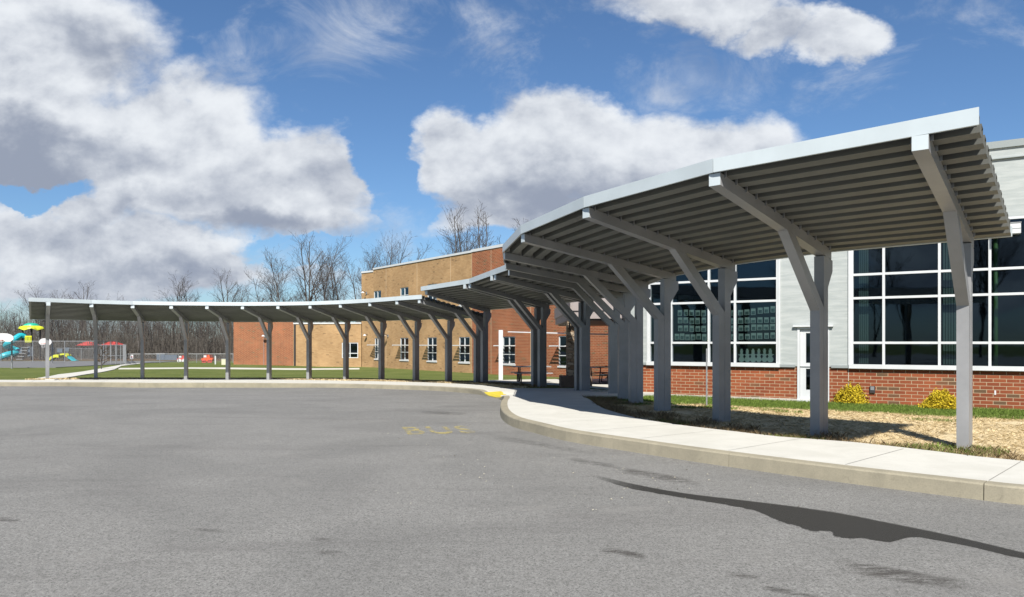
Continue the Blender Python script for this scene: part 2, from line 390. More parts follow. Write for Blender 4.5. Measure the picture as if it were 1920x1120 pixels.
# under the pavement keep the sheet below it
PAV = np.vstack([KC, np.array([BA[-1]]), np.array(BA[::-1]), np.array([at(1085, 731, .17)]), np.array(BB[::-1])])
BAc = smooth_curve(BA + [(BA[-1][0] - 9, BA[-1][1] - 1.), (BA[-1][0] - 40, BA[-1][1] - 6)], .6)
def ground_mat():
    def fn(k, b, tc):
        co = tc.outputs['Object']; x, y, z = k.xyz(co)[:3]
        n = k.noise(co, .35, 6, .6, .3); f = k.noise(co, 9, 4, .7); ff = k.noise(co, 45, 3, .7)
        g = k.mix(k.ss(n, .3, .7), (.115, .155, .036), (.185, .215, .065))
        g = k.mix(k.ss(f, .3, .75, 0, .55), g, (.13, .14, .05)); g = k.mix(k.ss(ff, .4, .8, 0, .5), g, (.04, .06, .014))
        # straw over the bed in front of the hall
        bw = k.m('ADD', k.m('MULTIPLY', k.m('SUBTRACT', x, WO.x), WN.x), k.m('MULTIPLY', k.m('SUBTRACT', y, WO.y), WN.y))
        s = k.mix(k.ss(k.noise(k.vm('MULTIPLY', co, (1, 1, 1)), 26, 5, .75, 1.), .25, .6), (.36, .26, .14), (.92, .76, .48))
        s = k.mix(k.ss(k.noise(co, 2.2, 5, .65), .54, .72, 0, .65), s, (.14, .095, .055))
        bn = k.m('ADD', bw, k.m('MULTIPLY', k.m('SUBTRACT', k.noise(co, .8, 5, .65), .5), 3.5))
        bed = k.m('MULTIPLY', k.ss(bn, 3.9, 5.2), k.m('MULTIPLY', k.ss(y, 29., 31., 1, 0), k.ss(x, -2., 1.)))
        # narrow straw strip along the far pavement
        c = k.mix(bed, g, s)
        leaf = k.mix(k.ss(k.noise(co, 1.2, 6, .7), .35, .65), (.10, .065, .04), (.17, .12, .08))
        c = k.mix(k.ss(y, 84, 90), c, leaf)
        k.put(b.inputs['Base Color'], c)
        bumped(k, b, k.m('ADD', f, ff), .8, .05)
    return custom('lawn_and_straw', fn, .95, .1)
M['ground'] = ground_mat()
inp = inside(X, Y, PAV)
Zg = np.where(inp, np.minimum(Zg, e_z(X, Y) - .03 + .0 * X), Zg)
tag(npmesh('ground', np.stack([X, Y, Zg], 1), T, M['ground']), kind='structure')
xa = np.concatenate([np.arange(-62, -24, 2.), np.arange(-24, 12, .5), np.arange(12, 62, 3.)]); ya = np.concatenate([np.arange(-60, 4, 4.), np.arange(4, 36, .5)])
X2, Y2, T2 = grid(xa, ya); D2 = kd(X2, Y2)
keep = (D2[T2] < 1.1).any(1); Z2 = e_z(X2, Y2) - .6 * sst(.62, 1.2, D2)
tag(npmesh('asphalt', np.stack([X2, Y2, Z2], 1), T2[keep], M['asphalt']), kind='structure')
# kerb: cast segments with thin joints
def offset(C, d):
    t = np.gradient(C, axis=0); t /= np.linalg.norm(t, axis=1)[:, None]
    return C + np.stack([t[:, 1], -t[:, 0]], 1) * d      # + = right hand side of travel
# travel runs right -> left, so the lawn is on the right hand side
K1 = offset(KC, .03); K2 = offset(KC, .19)
mb = MB(); sl = np.concatenate([[0], np.cumsum(np.linalg.norm(np.diff(KC, axis=0), axis=1))])
s0 = np.interp(0, [0], [0])
j0 = sl[np.argmin(np.abs(KC[:, 0] - at(1845, 939)[0]) + (KC[:, 1] > 12) * 99)] 
joints = [j0 + 3.05 * i for i in range(-6, 40)]
for i in range(len(KC) - 1):
    a, b = KC[i], KC[i + 1]
    cut = [j for j in joints if sl[i] <= j < sl[i + 1]]
    parts = [(0., 1.)]
    if cut:
        t = (cut[0] - sl[i]) / (sl[i + 1] - sl[i]); g = .006 / (sl[i + 1] - sl[i]) * (1.6 if abs(cut[0] - j0) < .1 else .55)
        parts = [(0, max(0, t - g)), (min(1, t + g), 1)]
    for t0, t1 in parts:
        if t1 - t0 < 1e-4: continue
        P = []
        for t in (t0, t1):
            p0 = KC[i] * (1 - t) + KC[i + 1] * t; p1 = K1[i] * (1 - t) + K1[i + 1] * t; p2 = K2[i] * (1 - t) + K2[i + 1] * t
            z = float(e_z(*p0)); KHl = float(kh(*p0))
            P.append([(p0[0], p0[1], z - .12), (p0[0] * .5 + p1[0] * .5, p0[1] * .5 + p1[1] * .5, z + KHl - .02), (p1[0], p1[1], z + KHl), (p2[0], p2[1], z + KHl + .003), (p2[0], p2[1], z - .12)])
        for q in range(4): mb.face([P[0][q], P[1][q], P[1][q + 1], P[0][q + 1]])
        if cut: mb.face(P[0]); mb.face(P[1][::-1])
tag(mb.build('kerb', M['kerb'], smooth=False), kind='structure')
# pavement behind the kerb: triangulated polygon draped on e_z
import bmesh
def draped(name, poly, zf, m, step=.6, kind='structure', skirt=0.):
    bm = bmesh.new(); vs = [bm.verts.new((p[0], p[1], 0)) for p in poly]; bm.faces.new(vs)
    x0, y0 = np.min(poly, 0); x1, y1 = np.max(poly, 0)
    for c in np.arange(x0 + step, x1, step): bmesh.ops.bisect_plane(bm, geom=bm.verts[:] + bm.edges[:] + bm.faces[:], plane_co=(c, 0, 0), plane_no=(1, 0, 0))
    for c in np.arange(y0 + step, y1, step): bmesh.ops.bisect_plane(bm, geom=bm.verts[:] + bm.edges[:] + bm.faces[:], plane_co=(0, c, 0), plane_no=(0, 1, 0))
    bmesh.ops.triangulate(bm, faces=bm.faces[:]); bmesh.ops.recalc_face_normals(bm, faces=bm.faces[:])
    for v in bm.verts: v.co.z = float(zf(v.co.x, v.co.y))
    if bm.faces and sum(f.normal.z for f in bm.faces) < 0: bmesh.ops.reverse_faces(bm, faces=bm.faces[:])
    if skirt:
        ed = [e for e in bm.edges if e.is_boundary]; r = bmesh.ops.extrude_edge_only(bm, edges=ed)
        for v in [g for g in r['geom'] if isinstance(g, bmesh.types.BMVert)]: v.co.z -= skirt
    me = bpy.data.meshes.new(name); bm.to_mesh(me); bm.free(); me.materials.append(m)
    o = bpy.data.objects.new(name, me); COL.objects.link(o); tag(o, kind=kind); return o
K3 = offset(KC, .192)
BBs = smooth_curve([(BB[0][0] + 14, BB[0][1] - 6.6)] + BB, .4)
e2 = [at(1145, 733, .17), at(1085, 729, .17)]
walk_poly = np.vstack([K3, BAc[::-1], np.array([e2[1], e2[0], (e2[0][0] + 2.3, e2[0][1] - 1.4)]), BBs[::-1]])
zpath = lambda x, y: e_z(x, y) + kh(x, y)
draped('pavement', walk_poly, zpath, M['walk'], .8, skirt=.12)
mb = MB()
for j in joints + [q + 1.525 for q in joints]:
    i = int(np.searchsorted(sl, j)) 
    if not 1 < i < len(KC) - 2: continue
    tg = KC[i + 1] - KC[i - 1]; tg /= np.linalg.norm(tg); nr = np.array([tg[1], -tg[0]]); p = K3[i]; d = .05
    while d < 3.6 and inside(*[[c] for c in p + nr * (d + .25)], walk_poly)[0]:
        a, b = p + nr * d, p + nr * (d + .2); w = tg * .004
        mb.face([(*(a - w), float(zpath(*a)) + .0035), (*(a + w), float(zpath(*a)) + .0035), (*(b + w), float(zpath(*b)) + .0035), (*(b - w), float(zpath(*b)) + .0035)]); d += .2
tag(mb.build('pavement_joint', mat('joint_line', (.2, .19, .17), .9)), kind='structure')  # thin darker strips laid across the pavement as score lines
# far path across the lawn, playground approach, patio
path_l = [at(*p, .045, G_z) for p in ((66, 710), (110, 702), (180, 692.5), (237, 682.5), (264, 679))]
path_r = [at(*p, .045, G_z) for p in ((102, 712), (140, 705.5), (215, 692.5), (228, 686), (262, 682))]
draped('path', np.array(path_l + path_r[::-1]), lambda x, y: G_z(x, y) + .045, M['walk'], 2., skirt=.06)
draped('thin_path', np.array([at(225, 691.3, 0, G_z), at(674, 691.3, 0, G_z), at(674, 692.9, 0, G_z), at(222, 692.9, 0, G_z)]), lambda x, y: G_z(x, y) + .05, M['walk'], 2.5, skirt=.06)
draped('patio', np.array([at(x, y, 0, G_z) for x, y in ((880, 716), (1000, 713.5), (1200, 711), (1230, 733), (1143, 731.5), (1090, 726), (1045, 722.5), (960, 718.5))]), lambda x, y: G_z(x, y) + .06, M['walk'], 1.5, skirt=.1)
draped('play_court', np.array([(-105, 62), (-38.5, 63), (-37.5, 84), (-130, 86)]), lambda x, y: G_z(x, y) + .05, concrete('court_asphalt', (.16, .165, .17), (.2, .2, .2), (.12, .12, .12)), 4., skirt=.06)
# yellow painted patch on the kerb end and the worn lettering
fk = lambda x, y: e_z(x, y) + kh(x, y)
sel = [i for i in range(len(KC)) if 25.0 < KC[i][1] < 27.3 and -2.2 < KC[i][0] < 0]
Ko = [offset(KC, d) for d in (.02, .19, .42, .66)]; mb = MB()
zk = lambda p, c: max(float(fk(*p)), float(fk(*c))) + .010
for i, j in zip(sel[:-1], sel[1:]):
    for A_, B_ in zip(Ko[:-1], Ko[1:]): mb.face([(*A_[i], zk(A_[i], KC[i])), (*A_[j], zk(A_[j], KC[j])), (*B_[j], zk(B_[j], KC[j])), (*B_[i], zk(B_[i], KC[i]))])
tag(mb.build('kerb_paint', M['paint_yellow']), kind='structure')
def _worn(k, b, tc):
    co = tc.outputs['Object']
    k.put(b.inputs['Base Color'], (.55, .46, .16))
    a = k.ss(k.m('ADD', k.noise(co, 3.5, 6, .7), k.m('MULTIPLY', k.noise(co, 40, 3, .7), .35)), .52, .9, 0, .85)
    k.put(b.inputs['Alpha'], a)
M['worn'] = custom('worn_yellow_paint', _worn, .8, .2)
tx = bpy.data.curves.new('bus', 'FONT'); tx.body = 'BUS'; tx.size = 1.0; tx.space_character = 1.25; tx.offset = .02
to = bpy.data.objects.new('bus', tx); COL.objects.link(to); bpy.context.view_layer.update()
me = bpy.data.meshes.new_from_object(to); bpy.data.objects.remove(to)
xsv = [v.co.x for v in me.vertices]; ysv = [v.co.y for v in me.vertices]
bl = Vector((*at(765, 815.5), 0)); br = Vector((*at(896, 812.5), 0)); tl = Vector((*at(753, 801.5), 0))
for v in me.vertices:
    a = (v.co.x - min(xsv)) / (max(xsv) - min(xsv)); c = (v.co.y - min(ysv)) / (max(ysv) - min(ysv))
    p = bl + (br - bl) * a + (tl - bl) * c; v.co = (p.x, p.y, float(e_z(p.x, p.y)) + .006)
me.materials.append(M['worn']); o = bpy.data.objects.new('road_lettering', me); COL.objects.link(o); tag(o, kind='structure')
# wet run-off on the asphalt and faint tyre marks
def _stain(a, amp, colr, rough):
    def fn(k, b, tc):
        co = tc.outputs['Object']; uv = tc.outputs['UV']; x, y, _ = k.xyz(uv)[:3]
        k.put(b.inputs['Base Color'], k.mix(k.noise(co, 80, 3, .7), [c * .6 for c in colr], [c * 1.5 for c in colr]))
        e = k.m('MULTIPLY', k.m('MULTIPLY', y, k.m('SUBTRACT', 1., y)), 4.)
        n = k.m('MULTIPLY', k.m('SUBTRACT', k.noise(co, 5., 7, .7), .5), 1.6)
        ends = k.m('MULTIPLY', k.ss(x, 0., .3), k.ss(x, 1., .85))
        fade = k.ss(x, 0., .3)
        ee = e if amp < .3 else k.m('MULTIPLY', e, k.m('MULTIPLY', ends, k.m('MULTIPLY', k.m('MULTIPLY', x, k.m('SUBTRACT', 1., x)), 4.)))
        nn = k.m('MULTIPLY', n, k.m('ADD', .15, k.m('MULTIPLY', y, 1.1)) if amp < .3 else 1.)
        lo = .12 if amp < .3 else .25
        al = k.m('MULTIPLY', k.m('MULTIPLY', k.ss(k.m('ADD', ee, nn), lo, lo + amp), a), k.m('MULTIPLY', k.ss(ee, 0., .3), fade)) if amp < .3 else k.m('MULTIPLY', k.m('MULTIPLY', k.ss(ee, 0., 1.), a), k.ss(k.noise(k.vm('MULTIPLY', co, (1.5, 5, 1)), 2.2, 5, .7), .35, .62))
        k.put(b.inputs['Alpha'], al)
        bumped(k, b, k.noise(co, 95, 3, .75), .3, .01)
    return custom('stain', fn, rough, .3)
def strip(name, top, bot, m, z=.004):
    mb = MB(); tp = smooth_curve([at(*p) for p in top], .25); bp = smooth_curve([at(*p) for p in bot], .25)
    n = 80
    def rs(C):
        q = np.concatenate([[0], np.cumsum(np.linalg.norm(np.diff(C, axis=0), axis=1))]); q /= q[-1]; t = np.linspace(0, 1, n + 1)
        return np.stack([np.interp(t, q, C[:, 0]), np.interp(t, q, C[:, 1])], 1)
    tp = rs(tp); bp = rs(bp); mcols = 8
    for i in range(n):
        for j in range(mcols):
            P = []; U = []
            for (ii, jj) in ((i, j), (i, j + 1), (i + 1, j + 1), (i + 1, j)):
                p = tp[ii] * (1 - jj / mcols) + bp[ii] * (jj / mcols); P.append((p[0], p[1], float(e_z(*p)) + z)); U.append((ii / n, jj / mcols))
            mb.face(P, U)
    return tag(mb.build(name, m), kind='structure')
strip('wet_streak', [(1090, 884), (1185, 907), (1290, 926), (1450, 944), (1560, 958), (1690, 984), (1800, 1008), (1935, 1040)],
      [(1088, 887), (1185, 918), (1290, 936), (1420, 960), (1455, 978), (1505, 994), (1530, 1000), (1556, 999), (1562, 1008), (1590, 1013), (1618, 1011), (1640, 1018), (1668, 1020), (1695, 1011), (1712, 1008), (1800, 1022), (1860, 1036), (1935, 1054)], _stain(.80, .20, (.034, .032, .028), .62))
for i, (x, y, w, h, a) in enumerate([(1230, 893, 210, 16, .45), (1110, 868, 130, 10, .35), (1690, 1080, 330, 30, .55), (1165, 1037, 120, 14, .6), (1390, 1080, 90, 10, .5), (1480, 1111, 140, 12, .6), (620, 1037, 80, 12, .3), (600, 1012, 60, 9, .3), (390, 995, 90, 9, .25), (830, 775, 120, 7, .35), (1020, 835, 260, 12, .22), (15, 975, 60, 12, .4)]):
    s = .17 if x > 900 else .05
    strip('tyre_mark', [(x - w / 2, y - h / 2 - w * s / 2), (x, y - h / 2), (x + w / 2, y - h / 2 + w * s / 2)], [(x - w / 2, y + h / 2 - w * s / 2), (x, y + h / 2), (x + w / 2, y + h / 2 + w * s / 2)], _stain(a, .7, (.07, .062, .055), .8), .003)
rng = np.random.default_rng(5)
def flat_bits(n, pts, size, z):
    V = []; T = []
    for (x, y) in pts[:n]:
        a = rng.uniform(0, 6.28); s = size * rng.uniform(.5, 1.5); zz = float(z(x, y)); c, d = math.cos(a) * s, math.sin(a) * s; i = len(V)
        V += [(x - c, y - d, zz + .008), (x + d * .5, y - c * .5, zz + .014), (x + c, y + d, zz + .009), (x - d * .5, y + c * .5, zz + .018)]; T.append((i, i + 1, i + 2, i + 3))
    return np.array(V), np.array(T)
pts = [at(rng.uniform(700, 1500), 0 * 1 + yy) for yy in rng.uniform(745, 960, 260)]
pts = [p for p, d in zip(pts, kd([p[0] for p in pts], [p[1] for p in pts])) if d < -.1 and (d > -3.5 or rng.random() < .12)]
V, T_ = flat_bits(90, pts, .013, e_z)
tag(npmesh('fallen_leaves', V, T_, mat('dry_leaf', (.6, .56, .45), .8)), 'pale dry leaf scraps scattered on the asphalt by the kerb', 'leaves', kind='stuff')
# ------------------------------------------------------------------ the two curved canopies
# (post x, y, ground z, arm direction in degrees, cap height)
S = 1.125
FB = [(6.81, 11.24, .07, -128, 1), (5.30, 12.89, .10, -134, 1), (4.22, 15.04, .09, -144.5, 1), (3.53, 17.53, .08, -156, 1), (3.33, 20.10, .02, -168, 1),
      (3.37, 22.45, -.02, -171, 1), (3.40, 24.85, -.05, -166, 1), (2.66, 27.30, -.09, -154, 1), (2.50, 27.62, -.09, -153, 1),
      (1.27, 31.66, -.21, -144.5, 1), (1.00, 32.00, -.22, -143.5, 1), (-1.34, 36.09, -.27, -134, 1)]
FA = [(-1.69, 36.33, -.26), (-3.21, 37.76, -.28), (-5.10, 39.62, -.32), (-7.22, 41.30, -.38), (-9.44, 42.45, -.44), (-11.70, 43.05, -.45), (-14.10, 43.35, -.46),
      (-16.41, 43.14, -.44), (-18.67, 42.78, -.40), (-20.83, 42.09, -.36), (-22.74, 40.80, -.28), (-24.31, 39.07, -.20)]
AA = [-134, -127, -121, -115, -108, -101, -94, -86, -78, -71, -64, -57.5]
ARM = 3.6; SLOPE = .18
def frame_fr(x, y, ang):
    c, s_ = math.cos(R(ang)), math.sin(R(ang))
    return lambda u, w, z: (x + c * u - s_ * w, y + s_ * u + c * w, z)
def support(parent, x, y, zg, ang, zc, slit_tabs=(1, -1)):
    fr = frame_fr(x, y, ang); zb = lambda u: zc - SLOPE * (ARM - u)      # beam centre line
    hw = .085; kz = zc - 1.70
    mb = MB(); mb.box(-.18, 0., -hw, hw, zg - .35, zb(-.09) - .09, fr); post = mb.build('post', M['steel'], parent)
    mb = MB()
    ue = 1.45; ze = zb(ue) - .086; du, dz = ue - .18, ze - kz; L = math.hypot(du, dz); nu, nz = -dz / L * .172, du / L * .172
    # inner line through (.18+nu, kz+nz) with direction (du,dz)
    zi = kz + nz + (0.002 - .18 - nu) * dz / du
    t = ((zb(.18 + nu) - .086) - (kz + nz)) / (dz - SLOPE * du); ui = .18 + nu + du * t
    mb.prism([(.002, zg - .35), (.18, zg - .35), (.18, kz), (ue, ze), (ui, zb(ui) - .086), (.002, zi)], -hw + .003, hw - .003, fr)
    mb.build('brace', M['steel'], post)
    mb = MB(); mb.prism([(ARM, zb(ARM) - .085), (ARM + .0, zb(ARM) + .085), (-.33, zb(-.33) + .085), (-.33, zb(-.33) - .085)], -hw - .001, hw + .001, fr)
    for (u, dz_) in PROF[2::4]:                    # tabs added to stand for the light slits at each rib
        u += .03
        for sgn in slit_tabs: mb.box(u - .011, u + .011, sgn * (hw + .002), sgn * (hw + .03), zb(u) + .05, zb(u) + .14, fr)
    mb.build('beam', M['steel'], post)
    mb = MB(); mb.prism([(ARM + .001, zb(ARM) - .083), (ARM + .012, zb(ARM) - .083), (ARM + .012, zb(ARM) + .083), (ARM + .001, zb(ARM) + .083)], -hw + .001, hw - .001, fr); mb.build('end_cap', M['silver'], post)
    mb = MB(); mb.prism([(-.182, zb(0) - .66), (-.182, zb(-.18) - .088), (-.40, zb(-.40) - .088), (-.40, zb(-.4) - .28), (-.36, zb(-.4) - .33)], -hw + .006, hw - .006, fr)
    mb.build('rear_bracket', M['steel'], post)
    mb = MB(); mb.box(-.24, .24, -.15, .15, zg - .02, zg + .012, fr)
    for a in (-.21, .21):
        for b in (-.12, .12): mb.tube(fr(a, b, zg), fr(a, b, zg + .045), .014, n=6)
    mb.build('base_plate', M['steel'], post)
    return post
PITCH = .305
def deck_profile():
    "trapezoidal sheet: (u, dz) pairs across the slope, from the back edge to the front edge"
    out = []; u = -.42; n = 13
    pit = (ARM + .0 - u) / n
    for i in range(n):
        b = u + i * pit
        out += [(b, 0.), (b + pit * .50, 0.), (b + pit * .535, .15), (b + pit * .96, .15)]
    out.append((ARM + .0, 0.))
    return out
PROF = deck_profile()
def canopy(name, label, cat, frames, zcap, group, ends):
    x, y = frames[len(frames) // 2][:2]
    root = thing(name, label, cat, (0, 0, 0), group)
    fr = [frame_fr(f[0], f[1], f[3]) for f in frames]
    for f in frames: support(root, f[0], f[1], f[2], f[3], zcap)
    zd = lambda u: zcap - SLOPE * (ARM - u) + .086
    # roof bays; double frames share one joint
    lines = [lambda u, z, k=k: Vector(fr[k](u, 0, z)) for k in range(len(frames))]
    st = [lambda u, z: Vector(fr[0](u, ends[0], z))] + lines[1:-1] + [lambda u, z: Vector(fr[-1](u, ends[1], z))]
    idx = [0]
    for k in range(1, len(st)):
        p, q = frames[idx[-1]], frames[k]
        if math.hypot(p[0] - q[0], p[1] - q[1]) > .6: idx.append(k)
        elif k == len(st) - 1: idx[-1] = k
    for a, b in zip(idx[:-1], idx[1:]):
        A, B = st[a], st[b]; mb = MB(); gap = .0012
        def P(u, dz, t): 
            z = zd(u) + dz; pa, pb = A(u, z), B(u, z); return tuple(pa.lerp(pb, t))
        t0, t1 = gap, 1 - gap
        for (u0, d0), (u1, d1) in zip(PROF[:-1], PROF[1:]):
            mb.face([P(u0, d0, t0), P(u1, d1, t0), P(u1, d1, t1), P(u0, d0, t1)])
            mb.face([P(u0, d0 + .014, t0), P(u0, d0 + .014, t1), P(u1, d1 + .014, t1), P(u1, d1 + .014, t0)])
            for t in (t0, t1): mb.face([P(u0, d0, t), P(u0, d0 + .014, t), P(u1, d1 + .014, t), P(u1, d1, t)])
        pan = mb.build('roof_panel', M['deck'], root)
        for (nm, u, w, h0, h1) in (('fascia', ARM + .034, .022, -.004, .185), ('rear_fascia', -.45, .028, -.01, .14)):
            mb = MB(); lip = .05
            if nm == 'fascia':
                secs = [[(u, h0), (u + w, h0), (u + w, h1), (u + .0, h1 + .004)]]
            else: secs = [[(u, h0), (u + w, h0), (u + w, h1), (u, h1)]]
            for sec in secs:
                tt0, tt1 = -.003 if a == idx[0] else .0015, 1.003 if b == idx[-1] else .9985
                c0 = [P(q[0], q[1], tt0) for q in sec]; c1 = [P(q[0], q[1], tt1) for q in sec]
                mb.hexa(c0 + c1)
            mb.build(nm, M['silver'], pan)
    return root
canopy('walkway_canopy', 'tall curved grey steel canopy sweeping from right foreground to the entrance', 'canopy', FB, 1.7 + 2.0 * S, 'curved walkway canopies', (.56, -.32))
canopy('walkway_canopy', 'long lower curved canopy with white edge across the far side of the lot', 'canopy', [(a[0], a[1], a[2], g) for a, g in zip(FA, AA)], 1.7 + 1.67 * S, 'curved walkway canopies', (.22, -.80))

# ------------------------------------------------------------------ facades
class Wall:
    def __init__(s, O, D, N): s.O, s.D, s.N = Vector(O), Vector(D).normalized(), Vector(N).normalized()
    def __call__(s, u, d, z): p = s.O + s.D * u + s.N * d; return (p.x, p.y, z)
    def u(s, px):
        k = (px - 960) / F; return (s.O.y * k - s.O.x) / (s.D.x - k * s.D.y)
    def panel(s, mb, u0, u1, z0, z1, holes=(), d=0., rev=.12):
        us = sorted({u0, u1, *[q for h in holes for q in h[:2] if u0 < q < u1]}); zs = sorted({z0, z1, *[q for h in holes for q in h[2:4] if z0 < q < z1]})
        for a, b in zip(us[:-1], us[1:]):
            for c, e in zip(zs[:-1], zs[1:]):
                um, zm = (a + b) / 2, (c + e) / 2
                if any(h[0] < um < h[1] and h[2] < zm < h[3] for h in holes): continue
                mb.face([s(a, d, c), s(b, d, c), s(b, d, e), s(a, d, e)], [(a, c), (b, c), (b, e), (a, e)])
        for h in holes:
            a, b, c, e = h[:4]
            for (p, q) in (((a, c), (a, e)), ((b, e), (b, c)), ((a, e), (b, e)), ((b, c), (a, c))):
                mb.face([s(p[0], d, p[1]), s(q[0], d, q[1]), s(q[0], d - rev, q[1]), s(p[0], d - rev, p[1])], [(0, p[1]), (0, q[1]), (rev, q[1]), (rev, p[1])])
    def box(s, mb, u0, u1, d0, d1, z0, z1): mb.box(u0, u1, d0, d1, z0, z1, s)

# --- hall with white siding and glass on the right
H = Wall(WO, WD, WN)
hall = thing('school_hall', 'brick and white metal clad school hall with tall dark windows behind the canopy', 'building', (0, 0, 0))
UL, UR = H.u(1183), H.u(1920) + 9.; BZ = .97; WT = 5.13; RT = 7.04
wl0, wl1 = H.u(1216.5), H.u(1460); wr0 = H.u(1595.5)
fl = [H.u(x) for x in (1259, 1329.5, 1378.5)]
fr_ = [H.u(x) for x in (1657, 1761.5, 1856)]; step = fr_[2] - fr_[1]
fr_ += [fr_[2] + 2.2, fr_[2] + 3.4, fr_[2] + 5.6]; wr1 = fr_[2] + 6.8
d0, d1 = H.u(1495.5), H.u(1555)
mb = MB()
H.panel(mb, UL, UR, -.6, BZ, [(d0, d1, -.12, BZ)], rev=.14)
mb.face([H(UL, 0, -.6), H(UL, 0, BZ), H(UL, -14, BZ), H(UL, -14, -.6)], [(0, -.6), (0, BZ), (14, BZ), (14, -.6)])
mb.build('brick_base', M['brick_red'], hall)
mb = MB(); H.panel(mb, UL, UR, BZ + .0, WT, [(wl0, wl1, BZ, WT), (d0, d1, BZ, 2.19), (wr0, wr1, BZ, WT)], d=.035, rev=.2)
H.panel(mb, UL, UR, WT, RT, d=.035)
mb.face([H(UL, .035, BZ), H(UL, .035, RT), H(UL, -14, RT), H(UL, -14, BZ)], [(0, BZ), (0, RT), (14, RT), (14, BZ)])
mb.build('siding', M['siding'], hall)
mb = MB(); H.box(mb, UL - .05, UR, -.4, .09, RT - .02, RT + .17); H.box(mb, UL, wl0 - .001, .036, .07, BZ - .03, BZ + .05)
H.box(mb, wl1 + .001, d0 - .06, .036, .07, BZ - .03, BZ + .05); H.box(mb, d1 + .06, wr0 - .001, .036, .07, BZ - .03, BZ + .05)
H.box(mb, wr0, UR, .036, .10, RT - .32, RT - .30)
mb.build('coping', M['siding'], hall)
mb = MB(); H.box(mb, UL, UR, -14, -.42, RT - .2, RT - .05); mb.build('roof', M['galv'], hall)
mb = MB(); H.box(mb, UL - .03, d1 - .0, -.1, .04, -.35, -.04); mb.build('foundation', M['slab'], hall)
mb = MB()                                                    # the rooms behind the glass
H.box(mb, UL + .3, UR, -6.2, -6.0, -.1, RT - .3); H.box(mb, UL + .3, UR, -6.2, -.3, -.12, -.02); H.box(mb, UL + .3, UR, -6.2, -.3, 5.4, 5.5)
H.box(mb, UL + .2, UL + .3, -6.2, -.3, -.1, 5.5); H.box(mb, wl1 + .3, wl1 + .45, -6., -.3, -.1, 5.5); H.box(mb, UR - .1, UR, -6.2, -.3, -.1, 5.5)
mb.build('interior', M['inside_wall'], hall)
def curtain(a, b, mull, trans, name='window', low=BZ, top=WT):
    mb = MB(); t = .034
    for m_ in [a + t, *mull, b - t]: H.box(mb, m_ - t, m_ + t, -.10, .045, low + .09, top - .0)
    for z in trans: H.box(mb, a + 2 * t, b - 2 * t, -.099, .040, z - t, z + t)
    H.box(mb, a + 2 * t, b - 2 * t, -.1, .042, top - .07, top - .002)
    w = mb.build(name, M['white'], hall)
    mb = MB(); H.box(mb, a - .05, b + .05, -.05, .11, low - .035, low + .088); mb.build('sill', M['white'], w)
    mb = MB()
    us = [a, *mull, b]; zs = [low + .09, *trans, top]
    for u0, u1 in zip(us[:-1], us[1:]):
        for z0, z1 in zip(zs[:-1], zs[1:]): mb.face([H(u0, -.04, z0), H(u1, -.04, z0), H(u1, -.04, z1), H(u0, -.04, z1)])
    mb.build('pane', M['glass'], w)
    return w
TR = [1.7, 3.03, 3.73, 4.45]
curtain(wl0, wl1, fl, TR); curtain(wr0, wr1, fr_, TR[:3])
u = H.u(1593.5); mb = MB(); H.box(mb, u - .035, u + .03, .036, .08, BZ + .05, WT); mb.build('corner_trim', M['white'], hall)
for u in (wl0, wl1): mb = MB(); H.box(mb, u - (.05 if u == wl0 else 0), u + (.06 if u == wl1 else 0), .036, .075, BZ + .05, WT); mb.build('corner_trim', M['white'], hall)
mb = MB(); H.box(mb, H.u(1591) - .008, H.u(1591) + .008, .0, .004, -.2, BZ - .03); mb.build('control_joint', M['slab'], hall)
# door
mb = MB(); H.box(mb, d0 + .0, d0 + .07, -.12, .05, -.12, 2.12); H.box(mb, d1 - .07, d1, -.12, .05, -.12, 2.12); H.box(mb, d0, d1, -.12, .05, 2.12, 2.19)
H.box(mb, d0 - .12, d1 + .12, .036, .13, 2.19, 2.24)
H.box(mb, d0, d1, -.14, .1, -.125, -.05)
frm = mb.build('door', M['white'], hall)
a, b = d0 + .075, d1 - .075; mb = MB(); L = a + .17; Rr = b - .17
H.box(mb, a, L, -.05, .0, -.04, 2.115); H.box(mb, Rr, b, -.05, .0, -.04, 2.115)
for z0, z1 in ((-.04, .25), (.90, 1.08), (2.0, 2.115)): H.box(mb, L, Rr, -.05, .0, z0, z1)
mb.build('leaf', M['white'], frm)
mb = MB()
for z0, z1 in ((.25, .90), (1.08, 2.0)): mb.face([H(L, -.02, z0), H(Rr, -.02, z0), H(Rr, -.02, z1), H(L, -.02, z1)])
mb.build('pane', M['glass'], frm)
mb = MB(); mb.path([H(b - .05, .0, .85), H(b - .05, .06, .87), H(b - .05, .06, 1.15), H(b - .05, .0, 1.17)], .012); mb.build('handle', M['galv'], frm)
# things fixed to / standing at the hall
u = H.u(1636); mb = MB(); H.box(mb, u - .07, u + .07, .002, .05, .22, .42); o = mb.build('outlet_box', M['darkmetal'])
tag(o, 'small dark outlet box on the brick wall between the two yellow shrubs', 'outlet box')
mb = MB(); H.box(mb, u - .05, u + .05, .05, .065, .30, .41); mb.build('cover', M['galv'], o)
for x, z in ((1866, .33),):
    u = H.u(x); mb = MB(); H.box(mb, u - .02, u + .02, .001, .012, z - .06, z + .06); tag(mb.build('wall_tag', M['board']), 'tiny white tag on the brick base right of the nearest post', 'tag')
mb = MB(); u0, u1 = H.u(1868), H.u(1913); H.box(mb, u0, u1, .06, .36, 4.63, 4.9); o = mb.build('sunshade_box', M['white']); tag(o, 'white ribbed metal box projecting from the top of the right hand window', 'wall box')
mb = MB(); H.box(mb, u0 - .01, u1 + .01, .055, .37, 4.90, 4.93); H.box(mb, u0 + .0, u1 - .0, .361, .368, 4.755, 4.765); mb.build('cap', M['galv'], o)
